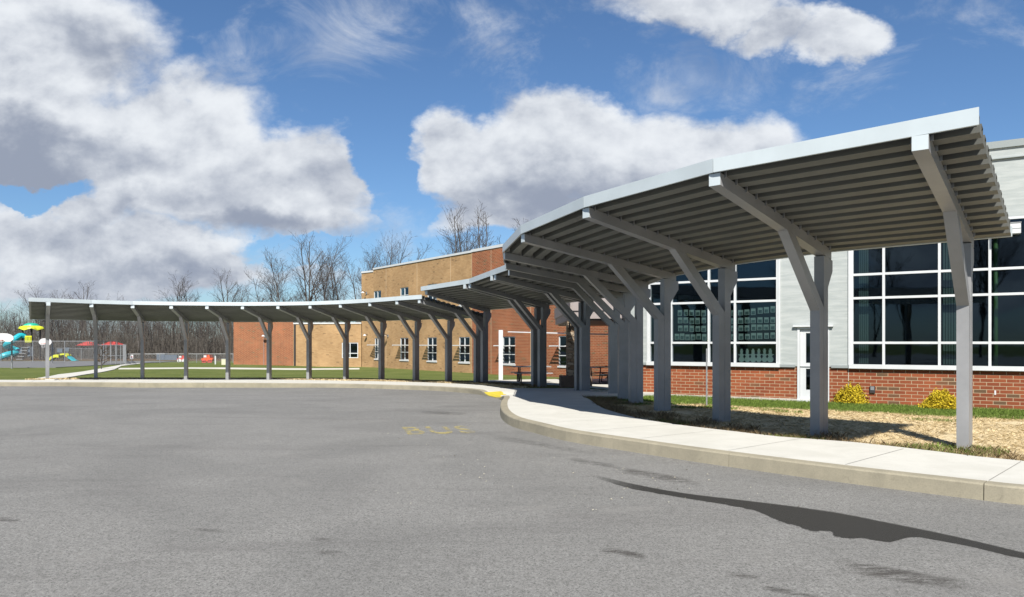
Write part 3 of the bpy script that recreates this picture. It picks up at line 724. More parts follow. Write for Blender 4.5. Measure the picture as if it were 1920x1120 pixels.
# inside: green columns, bench, pale panels seen through the glass
for n, (x, dep, lab) in enumerate(((1868, -.5, 'bright green interior column behind the right hand window'), )):
    u = H.u(x); mb = MB(); mb.tube(H(u, dep, -.02), H(u, dep, 5.3), .055, n=12); tag(mb.build('column', M['green_paint'], smooth=True), lab, 'column')
k_ = mat('pale_blind', (.13, .17, .165), .7)
for x, w, lab in ((1617, .13, 'pale green vertical blind inside the left edge of the right window'), (1780, .16, 'narrow pale blind inside the window behind the nearest post')):
    u = H.u(x); mb = MB()
    for i in range(5): H.box(mb, u - w + i * w * .42, u - w + i * w * .42 + w * .3, -.34, -.33, BZ + .1, WT - .1)
    tag(mb.build('window_blind', k_), lab, 'blind')
t = thing('bench', 'brown wooden bench inside the right hand window', 'bench', H(H.u(1700), -1.6, -.02))
mb = MB()
for i in range(4): mb.box(-1.1, 1.1, -.2, -.17, .62 + i * .11, .69 + i * .11)
mb.build('backrest', M['wood_bench'], t); mb = MB(); mb.box(-1.1, 1.1, -.2, .2, .5, .55); mb.build('seat', M['wood_bench'], t)
for sx in (-1, 1): mb = MB(); mb.box(sx * 1. - .03, sx * 1. + .03, -.2, .2, 0, .5); mb.build('leg', M['darkmetal'], t)
t.rotation_euler = (0, 0, math.atan2(WD.y, WD.x))
# artwork sheets taped inside the windows
rnd = random.Random(3)
ORD = ['first', 'second', 'third', 'fourth', 'fifth', 'sixth']; ROWN = ['top', 'second', 'third', 'bottom']
def sheet(u, z, w, h, where):
    mb = MB(); H.box(mb, u - w / 2, u + w / 2, -.062, -.058, z - h / 2, z + h / 2); o = mb.build('artwork_sheet', M['paper'])
    tag(o, 'pale art paper, ' + where, 'paper sheet', 'artwork sheets taped in rows inside the window')
    mb = MB(); H.box(mb, u - w * .36, u + w * .36, -.0575, -.0565, z - h * .42, z + h * .12); mb.build('picture', M['paper_art'], o)
def zat(x, y): 
    u = H.u(x); Yd = H(u, 0, 0)[1]; return EYE - (y - HY) * Yd / F
for r in range(4):
    n = 5 if r < 3 else 6
    for c in range(n):
        x = (1274 if r < 3 else 1268) + c * (11. if r < 3 else 10.2) + rnd.uniform(-.6, .6); y = (587, 601.5, 616, 632)[r] + rnd.uniform(-.7, .7)
        sheet(H.u(x), zat(x, y), .15 * rnd.uniform(.93, 1.08), .2 * rnd.uniform(.9, 1.05), f'{ORD[c]} from left, {ROWN[r]} row, left paper filled pane')
for r in range(4):
    for c in range(6):
        x = 1388 + c * 12 + rnd.uniform(-.7, .7); y = (587, 602, 616, 632)[r] - c * (1.4 if r == 0 else .5) + rnd.uniform(-.7, .7)
        sheet(H.u(x), zat(x, y), .155 * rnd.uniform(.9, 1.1), .19 * rnd.uniform(.9, 1.1), f'{ORD[c]} from left, {ROWN[r]} row, right paper filled pane')
    x = 1373; sheet(H.u(x), zat(x, (587, 602, 616, 632)[r]), .1, .18, f'{ROWN[r]} row, single one just left of right paper pane')
for i in range(6):
    x = 1389.5 + i * 10.8; y0 = 680; s = rnd.uniform(.92, 1.05); mb = MB()
    u = H.u(x); zb_ = zat(x, y0)
    mb.tube(H(u, -.062, zb_ + .10), H(u, -.058, zb_ + .10), .095 * s, n=14); mb.tube(H(u, -.0621, zb_ + .235), H(u, -.0581, zb_ + .235), .07 * s, n=14); mb.tube(H(u, -.0622, zb_ + .34), H(u, -.0582, zb_ + .34), .05 * s, n=12)
    H.box(mb, u - .055, u + .055, -.0615, -.0575, zb_ + .375, zb_ + .39); H.box(mb, u - .03, u + .03, -.0612, -.0572, zb_ + .391, zb_ + .44); H.box(mb, u - .11, u + .11, -.0611, -.0571, zb_ + .24, zb_ + .262)
    tag(mb.build('paper_cutout', M['paper']), f'{ORD[i]} from the left of the pale paper figures in the lower pane', 'paper cutout', 'paper cutouts in the lower window')

# --- two storey brick building behind
BBZ = -.55
B = Wall((-3.01, 56.25, 0), (.595, -.804, 0), (-.804, -.595, 0))
bb = thing('brick_building', 'two storey tan and red brick school building behind the canopies', 'building')
uA = B.u(700); uR = 0.; uE = 26.
wins = []
for px in (707.5, 758, 810, 870.5, 954, 1061.5): wins.append(B.u(px))
wins.append(wins[-1] + (wins[-1] - wins[-2]))
lowh = [(w - .75, w + .75, .22, 2.14) for w in wins]; uph = [(w - .75, w + .75, 4.58, 6.5) for w in wins[:4]]
lowh[0] = (wins[0] - .55, wins[0] + .55, .22, 2.14)
mb = MB(); B.panel(mb, uA, uR, BBZ - .4, 8.5, [h for h in lowh + uph if h[1] < uR], rev=.16)
# chamfered end wall
CE = Vector(B(uA, 0, 0)); C2 = Vector((-14.3, 70.95, 0))
CH = Wall(C2, CE - C2, ((CE - C2).y, -(CE - C2).x, 0)); chl = (CE - C2).length
CH.panel(mb, 0, chl, BBZ - .4, 8.3)
mb.build('tan_wall', M['brick_tan'], bb)
mb = MB(); B.panel(mb, uR, uE, BBZ - .4, 8.52, [h for h in lowh + uph if h[1] > uR], rev=.16, d=.01); mb.build('red_wall', M['brick_orange'], bb)
mb = MB(); B.box(mb, uR - .03, uE, -.5, .06, 8.52, 8.72); B.box(mb, uA, uR - .031, -.5, .06, 8.50, 8.66); CH.box(mb, 0, chl - .02, -.5, .06, 8.3, 8.46); mb.build('coping', M['white'], bb)
mb = MB(); B.box(mb, uA + .5, uE, -16, -.52, 8.1, 8.3); mb.build('roof', M['galv'], bb)
M['joint'] = mat('joint_sealant', (.5, .38, .25), .8)
for i, px in enumerate((724, 782, 845, 885, 921)):
    mb = MB(); u = B.u(px); B.box(mb, u - .02, u + .02, .001 if u < 0 else .0112, .014, BBZ, 8.5); mb.build('control_joint', M['joint'], bb)
for u in (7.2, 12.): mb = MB(); B.box(mb, u - .02, u + .02, .0112, .02, BBZ, 8.5); mb.build('control_joint', M['joint'], bb)
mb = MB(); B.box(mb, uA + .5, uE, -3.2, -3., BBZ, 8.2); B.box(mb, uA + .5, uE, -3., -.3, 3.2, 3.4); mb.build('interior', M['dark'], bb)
def bwin(h, shade=True):
    a, b, z0, z1 = h; mb = MB(); t = .03; m_ = (a + b) / 2; dz = (z1 - z0)
    for u in (a + t, m_, b - t): B.box(mb, u - t, u + t, -.13, -.03, z0, z1)
    for z in (z0 + t, z0 + dz * .345, z0 + dz * .655, z1 - t): B.box(mb, a + .001, b - .001, -.128, -.032, z - t * .8, z + t * .8)
    w = mb.build('window', M['white'], bb)
    mb = MB(); mb.face([B(a, -.09, z0), B(b, -.09, z0), B(b, -.09, z1), B(a, -.09, z1)]); mb.build('pane', M['glass_far'], w)
    mb = MB(); B.box(mb, a - .06, b + .06, -.03, .06, z0 - .11, z0 - .002); mb.build('sill', M['white'], w)
    if shade:
        mb = MB(); z = z0 + dz * .655
        for i in range(5): B.box(mb, a - .05, b + .05, .1 + i * .14, .18 + i * .14, z, z + .03)
        for u in (a - .03, b + .0): B.box(mb, u, u + .03, .012, .78, z - .02, z + .05)
        mb.build('sunshade', M['white'], w)
for h in lowh: bwin(h)
for h in uph: bwin(h, False)
def wall_lamp(W, u, z, label):
    mb = MB(); W.box(mb, u - .08, u + .08, .012, .07, z - .14, z + .1); o = mb.build('wall_lamp', M['galv']); tag(o, label, 'wall lamp')
    mb = MB(); mb.path([W(u, .07, z), W(u, .3, z + .12), W(u, .45, z + .08)], .025, 6); mb.build('arm', M['darkmetal'], o)
    mb = MB(); mb.tube(W(u, .45, z + .1), W(u, .45, z - .03), .06, .17, 12); mb.build('shade', M['board'], o)
wall_lamp(B, B.u(728), 2.35, 'wall lamp between two ground floor windows on the tan brick')
wall_lamp(CH, chl * .45, 6.4, 'lamp high on the angled tan brick corner above the far canopy')
# --- single storey wing
wing = thing('brick_wing', 'single storey red and tan brick wing on the left end of the school', 'building')
P0 = Vector((-27.0, 72.4, 0)); P1 = Vector((-21.1, 72.0, 0)); P2 = Vector((-14.28, 70.75, 0))
W1 = Wall(P0, P1 - P0, ((P1 - P0).y, -(P1 - P0).x, 0)); l1 = (P1 - P0).length
W2 = Wall(P1, P2 - P1, ((P2 - P1).y, -(P2 - P1).x, 0)); l2 = (P2 - P1).length
mb = MB(); W1.panel(mb, 0, l1, BBZ - .4, 3.75); 
mb.face([W1(0, 0, BBZ - .4), W1(0, 0, 3.75), W1(0, -8, 3.75), W1(0, -8, BBZ - .4)], [(0, 0), (0, 4), (8, 4), (8, 0)]); mb.build('red_wall', M['brick_orange'], wing)
wu = W2.u(656.5); hole = (W2.u(641), W2.u(671.5), .25, 1.72)
mb = MB(); W2.panel(mb, 0, l2, BBZ - .4, 3.5, [hole], d=.0); mb.build('tan_wall', M['brick_tan'], wing)
mb = MB(); W1.box(mb, -.05, l1, -.4, .06, 3.75, 3.9); W2.box(mb, .03, l2, -.4, .06, 3.5, 3.63); mb.build('coping', M['white'], wing)
mb = MB(); W1.box(mb, 0, l1, -8, -.41, 3.4, 3.5); W2.box(mb, .0, l2, -7, -.41, 3.2, 3.3); mb.build('roof', M['galv'], wing)
a, b, z0, z1 = hole; mb = MB()
for u in (a + .04, (a + b) / 2, b - .04): W2.box(mb, u - .04, u + .04, -.1, -.02, z0, z1)
for z in (z0 + .04, z0 + .45, z1 - .04): W2.box(mb, a, b, -.099, -.022, z - .035, z + .035)
w = mb.build('window', M['white'], wing); mb = MB(); mb.face([W2(a, -.07, z0), W2(b, -.07, z0), W2(b, -.07, z1), W2(a, -.07, z1)]); mb.build('pane', M['glass_far'], w)
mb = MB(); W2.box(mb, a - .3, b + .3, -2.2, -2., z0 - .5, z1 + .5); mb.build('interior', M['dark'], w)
mb = MB(); W2.box(mb, .1, .28, .01, .09, BBZ, 3.45); mb.build('downpipe', M['darkmetal'], wing)
wall_lamp(W1, W1.u(497), 2.35, 'lamp with conduit on the red brick wing'); mb = MB(); W1.box(mb, W1.u(495) - .02, W1.u(495) + .02, .012, .04, BBZ, 2.2); tag(mb.build('conduit', M['galv']), 'thin grey conduit running down the red brick wing under its lamp', 'conduit')
wall_lamp(B, B.u(692), 2.4, 'wall lamp at the left corner of the two storey tan brick')

# --- entrance porch, stone pier, white frame
porch = thing('entrance_porch', 'flat roofed entrance porch with taupe fascia and stone pier under the canopy bend', 'porch')
mb = MB(); zp0, zp1 = 2.68, 3.57
c = [(2.38, 30.5), (7.0, 29.3), (7.2, 40.4), (2.35, 41.4)]
mb.hexa([(x, y, zp0 + .33) for x, y in c] + [(x, y, zp1) for x, y in c]); 
cc = [(x + (.05 if x < 3 else -.05), y + (.05 if y < 35 else -.05)) for x, y in c]
mb.hexa([(x, y, zp0) for x, y in cc] + [(x, y, zp0 + .329) for x, y in cc]); mb.build('fascia', M['taupe'], porch)
mb = MB(); cs = [(x + (.2 if x < 3 else -.2), y + (.2 if y < 35 else -.2)) for x, y in c]; mb.hexa([(x, y, zp0 - .06) for x, y in cs] + [(x, y, zp0 - .001) for x, y in cs]); mb.build('soffit', M['darkmetal'], porch)
gz = float(G_z(2.6, 31.2)); mb = MB(); mb.box(2.30, 3.08, 31.0, 31.8, gz + .45, zp0 - .07); mb.build('pier', M['stone'], porch)
mb = MB(); mb.box(2.02, 3.3, 30.72, 32.05, gz - .2, gz + .46); mb.build('pier_base', M['stone_dark'], porch)
mb = MB(); mb.path([(2.42, 30.7, 2.66), (2.36, 30.8, 2.4), (2.42, 30.97, 2.25)], .04, 8); mb.build('downspout', M['darkmetal'], porch)
wf = thing('post_frame', 'white square post with a thin white beam over the patio', 'patio frame')
gz = float(G_z(-.6, 41)); mb = MB(); mb.box(-.73, -.50, 41.0, 41.2, gz, 2.4); mb.build('post', M['white'], wf)
mb = MB(); mb.tube((-.22, 41.0, 2.3), (5.2, 38.2, 2.12), .032, .045, 4); mb.build('beam', M['white'], wf)
gz = float(G_z(3.9, 37)); mb = MB(); mb.box(5.12, 5.26, 38.1, 38.24, gz, 2.1); mb.build('post', M['white'], wf)
# picnic tables
def picnic(x, y, rz, label):
    gz = float(G_z(x, y)) + .06; t = thing('picnic_table', label, 'picnic table', (x, y, gz), 'picnic tables on the patio', rz)
    mb = MB(); mb.box(-.92, .92, -.38, .38, .74, .78); mb.build('table_top', M['table_top'], t)
    for s in (-1, 1): mb = MB(); mb.box(-.92, .92, s * .7 - .13, s * .7 + .13, .44, .48); mb.build('seat', M['table_top'], t)
    for s in (-1, 1):
        mb = MB(); X_ = s * .6
        mb.path([(X_, -.7, .44), (X_, -.78, .03), (X_, .78, .03), (X_, .7, .44)], .03, 6); mb.path([(X_, -.3, .74), (X_, -.22, .03)], .03, 6); mb.path([(X_, .3, .74), (X_, .22, .03)], .03, 6)
        mb.path([(X_, -.7, .4), (X_, .7, .4)], .025, 6); mb.build('leg', M['darkmetal'], t)
picnic(.95, 36.5, .12, 'grey picnic table with dark legs seen behind the doubled posts')
picnic(4.25, 34.2, .7, 'grey picnic table at the right end of the patio beside the porch')
# stake in the straw bed
x, y = at(1325, 762, 0, G_z); t = tag((lambda mb: (mb.tube((x, y, float(G_z(x, y)) - .1), (x, y, 1.55), .022, .018, 6), mb.build('marker_stake', M['galv']))[1])(MB()), 'thin grey stake standing in the bed before the left window', 'stake')
# ------------------------------------------------------------------ planting
def leaf_cloud(n, sampler, size, rng, up=.0):
    P = sampler(n, rng); n = len(P); a = rng.normal(size=(n, 3)); a[:, 2] += up; a /= np.linalg.norm(a, axis=1)[:, None]
    b = np.cross(a, rng.normal(size=(n, 3))); b /= np.linalg.norm(b, axis=1)[:, None]; s = (size * rng.uniform(.6, 1.4, n))[:, None]
    V = np.stack([P - b * s * .35, P + b * s * .35, P + a * s], 1).reshape(-1, 3); return V, np.arange(3 * n).reshape(-1, 3)
def foliage_mat(name, c1, c2):
    def fn(k, b, tc):
        co = tc.outputs['Object']; g = k.new('ShaderNodeNewGeometry')
        c = k.mix(k.ss(k.noise(co, 9, 3, .6), .35, .65), c1, c2)
        k.put(b.inputs['Base Color'], k.mix(k.m('MULTIPLY', g.outputs['Random Per Island'], .6), c, c2))
    return custom(name, fn, .8, .15)
M['gold'] = foliage_mat('golden_foliage', (.34, .25, .015), (.62, .47, .03))
M['blade'] = foliage_mat('grass_blades', (.07, .12, .018), (.17, .24, .045))
M['straw'] = foliage_mat('straw', (.45, .33, .17), (.95, .78, .48))
M['brownstraw'] = foliage_mat('dull_straw', (.13, .09, .05), (.30, .22, .12))
M['bark'] = mat('grey_bark', (.08, .07, .064), .9, var=.25, vscale=1.2)
M['bark_pale'] = mat('pale_bark', (.15, .14, .13), .9, var=.25, vscale=1.5)
M['twig'] = mat('twigs', (.065, .055, .053), .9, var=.2, vscale=.7)
def shrub(px, pyb, w, h, label):
    Y = 21.6
    x, y = at(px, pyb, 0, G_z); z = float(G_z(x, y)); t = thing('golden_shrub', label, 'shrub', (x, y, z), 'golden shrubs along the brick base')
    def smp(n, r):
        d = r.normal(size=(n, 3)); d[:, 2] = np.abs(d[:, 2]); d /= np.linalg.norm(d, axis=1)[:, None]
        rad = r.uniform(.4, 1.12, n) ** .5; lump = 1 + .16 * np.sin(d[:, 0] * 7 + px) * np.cos(d[:, 1] * 6) + .10 * r.normal(size=n)
        p = d * (rad * lump)[:, None]; k = 1 - .38 * np.clip(p[:, 2], 0, 1)
        return np.stack([p[:, 0] * w / 2 * k, p[:, 1] * w / 2 * k, p[:, 2] * h * .95 + .03], 1)
    V, T_ = leaf_cloud(7000, smp, .05, np.random.default_rng(px), .5); npmesh('foliage', V, T_, M['gold'], t)
    mb = MB()
    for i in range(6): a = i * 1.05; mb.tube((0, 0, 0), (math.cos(a) * w * .25, math.sin(a) * w * .25, h * .6), .012, .005, 5)
    mb.build('stem', M['bark'], t)
shrub(1598, 757, .98, .60, 'taller rounded golden shrub by the wall right of the door')
shrub(1765, 768, .98, .45, 'lower golden shrub by the wall left of the nearest post')
# straw and grass blades in the bed
rng = np.random.default_rng(11)
BEDP = np.array([tuple(p) for p in BBs] + [(3.0, 27.4), H(H.u(1200), .05, 0)[:2], H(UR - 2, .05, 0)[:2], (18, 9)])
def bed_points(n, flt):
    out = []
    while sum(len(o) for o in out) < n:
        x = rng.uniform(1.8, 17, n * 2); y = rng.uniform(7, 27, n * 2)
        k = inside(x, y, BEDP); k &= np.abs(x / y) < .72
        x, y = x[k], y[k]; bw = (x - WO.x) * WN.x + (y - WO.y) * WN.y
        nz = np.array([mnoise.noise((a * .9, b * .9, 0)) + .5 * mnoise.noise((a * 2.7, b * 2.7, 3)) for a, b in zip(x, y)])
        k = flt(bw, nz, x, y); out.append(np.stack([x[k], y[k]], 1))
    return np.concatenate(out)[:n]
def blades(name, pts, hmin, hmax, wid, lean, m, label, cat):
    n = len(pts); z = G_z(pts[:, 0], pts[:, 1]); P = np.stack([pts[:, 0], pts[:, 1], z], 1)
    a = rng.uniform(0, 2 * np.pi, n); h = rng.uniform(hmin, hmax, n); l = h * rng.uniform(lean * .5, lean, n)
    b = rng.uniform(0, 2 * np.pi, n); dx = np.stack([np.cos(a), np.sin(a), 0 * a], 1) * wid / 2; tip = P + np.stack([np.cos(b) * l, np.sin(b) * l, h], 1)
    P[:, 2] -= .005; mid = (P + tip) / 2 + np.stack([0 * a, 0 * a, h * .18], 1)
    V = np.stack([P - dx, P + dx, mid + dx * .8, tip, mid - dx * .8], 1).reshape(-1, 3)
    i = np.arange(n)[:, None] * 5; T_ = (i + np.array([0, 1, 2, 3, 4])).astype(int)
    return tag(npmesh(name, V, T_, m), label, cat, kind='stuff')
clump = lambda x, y: (np.hypot(x - 6.25, (y - 10.9) * 1.6) < .95) | (np.hypot(x - 3.0, y - 14.6) < .5) | (np.hypot(x - 4.6, y - 12.2) < .5)
blades('grass', bed_points(60000, lambda bw, nz, x, y: ((bw < 4.6 + nz * 2.4) | clump(x, y) | ((bw > 2.5) & (bw < 7) & (nz > .36)))), .03, .085, .009, .8, M['blade'], 'green grass along the foot of the brick base', 'grass')
blades('straw', bed_points(52000, lambda bw, nz, x, y: (bw > 4. + nz * 2.) & (nz > -.45) & ~clump(x, y)), .004, .045, .006, 4.5, M['straw'], 'pale dry straw spread over the bed beneath the canopy', 'straw')
blades('dry_weeds', bed_points(9000, lambda bw, nz, x, y: (bw > 2.6) & (dist_poly(x, y, BBs) < .75 + nz)), .04, .13, .006, 1.2, M['brownstraw'], 'tufts of dry brown weeds along the pavement edge', 'weeds')
# straw strip along the back of the far pavement
n = 16000; tt = rng.uniform(0, 1, n) ** 1.0; C = BAc[BAc[:, 0] > -25]; i = (tt * (len(C) - 2)).astype(int); base = C[i] + (C[i + 1] - C[i]) * rng.uniform(0, 1, n)[:, None]
tng = (C[i + 1] - C[i]); tng /= np.linalg.norm(tng, axis=1)[:, None]; nr = np.stack([tng[:, 1], -tng[:, 0]], 1)
pts = base + nr * (np.abs(rng.normal(0, .55, n)) * (1 + .7 * np.sin(base[:, 0] * 1.1)))[:, None]
pts = pts[inside(pts[:, 0], pts[:, 1], walk_poly) == False]
blades('straw', pts, .01, .10, .03, 2.5, M['straw'], 'pale straw strip behind the far pavement at the post feet', 'straw')
n = 16000; C = BAc[(BAc[:, 0] > -8)]; q = rng.uniform(0, 1, (n, 2)); pts = np.stack([-6 + q[:, 0] * 9.5, 27.5 + q[:, 1] * 11], 1)
k_ = ~inside(pts[:, 0], pts[:, 1], walk_poly) & (dist_poly(pts[:, 0], pts[:, 1], BAc[BAc[:, 0] > -8]) < 1.7) & (pts[:, 1] > 31) & (kd(pts[:, 0], pts[:, 1]) > 3)
blades('dry_weeds', pts[k_], .03, .14, .03, 1.4, M['brownstraw'], 'dark dry weeds between the far pavement and the patio', 'weeds')

# ------------------------------------------------------------------ bare trees
def tree_mesh(seed, H_, spread, forks, dens, trunk_r, lean=0., clean=.3):
    r = random.Random(seed); tr = []; tw = []
    def rv(): return Vector((r.gauss(0, 1), r.gauss(0, 1), r.gauss(0, 1)))
    def grow(p, d, L, rad, lev, hfrac):
        n = max(2, int(L / (.7 if lev < 2 else .38))); step = L / n; pts = [(p.copy(), rad)]
        for i in range(n):
            d = (d + rv() * (.05 if lev == 0 else .13) + Vector((0, 0, .05 if lev else .02))).normalized(); p = p + d * step
            pts.append((p.copy(), rad * (1 - .72 * (i + 1) / n)))
        tgt = tr if lev < 2 else tw
        for a, b in zip(pts[:-1], pts[1:]): tgt.append((a[0], b[0], a[1], b[1], 6 if lev == 0 else 4 if lev == 1 else 3))
        if lev >= 4 or L < .35: return
        cnt = int((dens[lev] if lev < len(dens) else 3) * (1 if lev == 0 else max(.5, L / 3)))
        for j in range(cnt):
            t = (clean if lev == 0 else .18) + (1 - (clean if lev == 0 else .18)) * (j + r.random()) / cnt; t = min(t, .98)
            q = t * n; i = int(q); a, b = pts[i], pts[min(i + 1, n)]; pp = a[0].lerp(b[0], q - i); rr = a[1] + (b[1] - a[1]) * (q - i)
            ax = rv(); ax = (ax - d * ax.dot(d)).normalized()
            ang = r.uniform(.45, .85) * spread if lev == 0 else r.uniform(.4, .95)
            nd = (d * math.cos(ang) + ax * math.sin(ang)).normalized(); nd.z = abs(nd.z) * .8 + .15; nd.normalize()
            LL = L * (r.uniform(.28, .46) * (1.25 - t * .75) if lev == 0 else r.uniform(.35, .62) * (1.1 - .4 * t))
            grow(pp, nd, LL, max(.006, rr * r.uniform(.42, .62)), lev + 1, t)
    base = Vector((0, 0, -.1))
    if forks <= 1: grow(base, Vector((lean, 0, 1)).normalized(), H_, trunk_r, 0, 0)
    else:
        h0 = H_ * r.uniform(.12, .3); tr.append((base, Vector((0, 0, h0)), trunk_r, trunk_r * .85, 7))
        for i in range(forks):
            a = 6.28 * i / forks + r.random(); s_ = r.uniform(.10, .24)
            grow(Vector((0, 0, h0 - .05)), Vector((math.cos(a) * s_, math.sin(a) * s_, 1)).normalized(), (H_ - h0) * r.uniform(.82, 1.), trunk_r * .62, 0, 0)
    out = []
    for segs, mn in ((tr, .02), (tw, .011)):
        mb = MB()
        for a, b, r0, r1, n in segs: mb.tube(a, b, max(mn, r0), max(mn * .8, r1), n, cap=False)
        out.append(mb)
    return out
PROTO = []
for i, (sd, H_, sp, fk, dn, tr_, cl) in enumerate([(1, 18, .75, 1, (22, 6, 3, 2), .20, .35), (2, 18, .85, 3, (13, 5, 3, 2), .24, .22), (3, 16, .9, 2, (14, 6, 3, 2), .20, .25),
                                                  (4, 19, .55, 1, (18, 4, 2, 2), .15, .45), (5, 12, 1.1, 2, (13, 6, 4, 2), .15, .15), (6, 18, .7, 2, (14, 5, 3, 2), .18, .35), (7, 13, 1.1, 1, (24, 7, 4, 2), .13, .2)]):
    a, b = tree_mesh(sd, H_, sp, fk, dn, tr_, 0, cl); PROTO.append((H_, a, b))
PM = {}
def tree(px, D, top, proto, rz, label, group='bare trees behind the school grounds', gz=-.6, pale=False):
    H_, a, b = PROTO[proto]; key = (proto, pale)
    if key not in PM:
        def mk(mb, nm, m):
            me = bpy.data.meshes.new(nm); me.from_pydata(mb.v, [], mb.f); me.materials.append(m); me.update(); return me
        PM[key] = (mk(a, 'trunk', M['bark_pale' if pale else 'bark']), mk(b, 'crown', M['twig']))
    X_ = (px - 960) / F * D; t = thing('bare_tree', label, 'tree', (X_, D, gz), group, rz)
    s = (EYE + (HY - top) * D / F - gz) / max(max(q[2] for q in a.v[::5]), max(q[2] for q in b.v[::5])); t.scale = (s ** .7 if s > 1 else s ** .8, s ** .7 if s > 1 else s ** .8, s)
    for me, nm in zip(PM[key], ('trunk', 'crown')): o = bpy.data.objects.new(nm, me); COL.objects.link(o); o.parent = t
    return t
LT = [(30, 110, 566, 4, 'bare tree at the far left edge beside the basketball hoop'), (80, 125, 530, 2, 'slim bare tree showing above the left tip of the far canopy'), (112, 128, 540, 6, 'small bare tree above the second post of the far canopy'),
      (155, 118, 524, 1, 'wide rounded bare tree above the left end of the far canopy'), (205, 124, 545, 4, 'low broad bare tree right of the wide rounded one'), (325, 112, 506, 2, 'bare tree standing alone above the middle left of the far canopy'),
      (352, 118, 521, 6, 'shorter bare tree just right of the lone one above the canopy'), (424, 108, 502, 1, 'round headed bare tree left of the red brick wing'), (455, 114, 521, 2, 'small reddish bare tree beside the round headed one'),
      (500, 112, 492, 4, 'spreading bare tree above the red brick wing'), (518, 108, 480, 6, 'bare tree between the spreading one and the straight pole like trunk'), (538, 102, 456, 3, 'tall straight narrow bare trunk with few branches above the red wing'), (578, 100, 433, 1, 'tallest broad bare tree left of the tan brick building'),
      (602, 106, 440, 5, 'tall bare tree just right of the tallest broad one'), (618, 98, 452, 2, 'forked bare tree in the tall cluster left of the building'), (635, 104, 464, 0, 'narrow bare tree ending the tall cluster'), (665, 106, 449, 3, 'thin pole like tree with a forked top near the building corner'), (672, 110, 470, 5, 'leaning bare tree touching the building corner'),
      (692, 112, 468, 6, 'bushy bare tree rising behind the chamfered brick corner'), (714, 104, 430, 0, 'tall bare tree behind the tan parapet, left of a pair'), (738, 104, 430, 2, 'tall bare tree behind the tan parapet, right of a pair'), (830, 105, 432, 3, 'thin bare tree rising behind the roofline left of the big one'),
      (846, 108, 424, 6, 'slender bare tree close to the big one behind the roof'), (868, 102, 380, 1, 'biggest bare tree rising behind the tan and red roofline'), (896, 104, 379, 5, 'bare tree with upswept limbs right beside the biggest one'), (932, 110, 432, 4, 'small bare tree showing over the red brick parapet'), (973, 112, 404, 6, 'twiggy treetop peeping over the curved canopy edge')]
rnd = random.Random(8)
for (px, D, top, pr, lab) in LT: tree(px, D, top, pr, rnd.uniform(0, 6), lab)
for i in range(88):
    px = rnd.uniform(-60, 440) if i < 68 else rnd.uniform(440, 700); D = rnd.uniform(98, 150)
    top = rnd.uniform(555, 600) if px < 290 else rnd.uniform(560, 598) if px < 440 else rnd.uniform(535, 590)
    if px < 60: top = rnd.uniform(575, 610)
    if px > 440: D = rnd.uniform(105, 140)
    tree(px, D, top, rnd.choice([0, 2, 3, 3, 4, 5, 6, 3]), rnd.uniform(0, 6), 'bare grey tree among many in the woods behind the far fence', 'trees of the woods behind the fence', pale=rnd.random() < .25)
for i, (x_, y_, h_) in enumerate([(-14, -26, 13), (-22, -38, 15), (-31, -33, 13), (-38, -48, 16), (-47, -40, 14), (-56, -46, 15), (-66, -38, 16)]):
    key = PM[(i % 4, False)] if (i % 4, False) in PM else list(PM.values())[0]
    t = thing('bare_tree', 'bare tree across the lot behind the camera, seen only mirrored in the hall windows', 'tree', (x_, y_, 0), 'trees mirrored in the windows', i); t.scale = (.8, .8, h_ / 18)
    for me, nm in zip(key, ('trunk', 'crown')): o = bpy.data.objects.new(nm, me); COL.objects.link(o); o.parent = t
# dense brush and saplings of the wood floor
rng = np.random.default_rng(21); n = 15000
D = rng.uniform(96, 165, n); pxs = rng.uniform(-140, 760, n); X_ = (pxs - 960) / F * D; h = rng.uniform(1.2, 8.5, n) * rng.uniform(.4, 1, n); w = .035 + .03 * rng.random(n)
P = np.stack([X_, D, np.full(n, -.7)], 1); tip = P + np.stack([rng.normal(0, .14, n) * h, rng.normal(0, .14, n) * h, h], 1); a = rng.uniform(0, np.pi, n); dx = np.stack([np.cos(a), np.sin(a) * .3, 0 * a], 1) * w[:, None]
V1 = np.stack([P - dx, P + dx, tip + dx * .2, tip - dx * .2], 1).reshape(-1, 3)
m_ = 4; T0 = [np.arange(n)[:, None] * 4 + np.arange(4)]; VV = [V1]; off = 4 * n
for k_ in range(m_):
    t_ = rng.uniform(.25, .95, n)[:, None]; q = P + (tip - P) * t_; L = h[:, None] * rng.uniform(.12, .35, (n, 1)); dr = rng.normal(size=(n, 3)); dr[:, 2] = np.abs(dr[:, 2]); dr /= np.linalg.norm(dr, axis=1)[:, None]
    VV.append(np.stack([q - dx * .4, q + dx * .4, q + dr * L + dx * .2, q + dr * L - dx * .2], 1).reshape(-1, 3)); T0.append(off + np.arange(n)[:, None] * 4 + np.arange(4)); off += 4 * n
tag(npmesh('brushwood', np.concatenate(VV), np.concatenate(T0), foliage_mat('brushwood_twigs', (.042, .038, .033), (.10, .09, .078))), 'dense leafless brush filling the woods behind the fence', 'brushwood', kind='stuff')
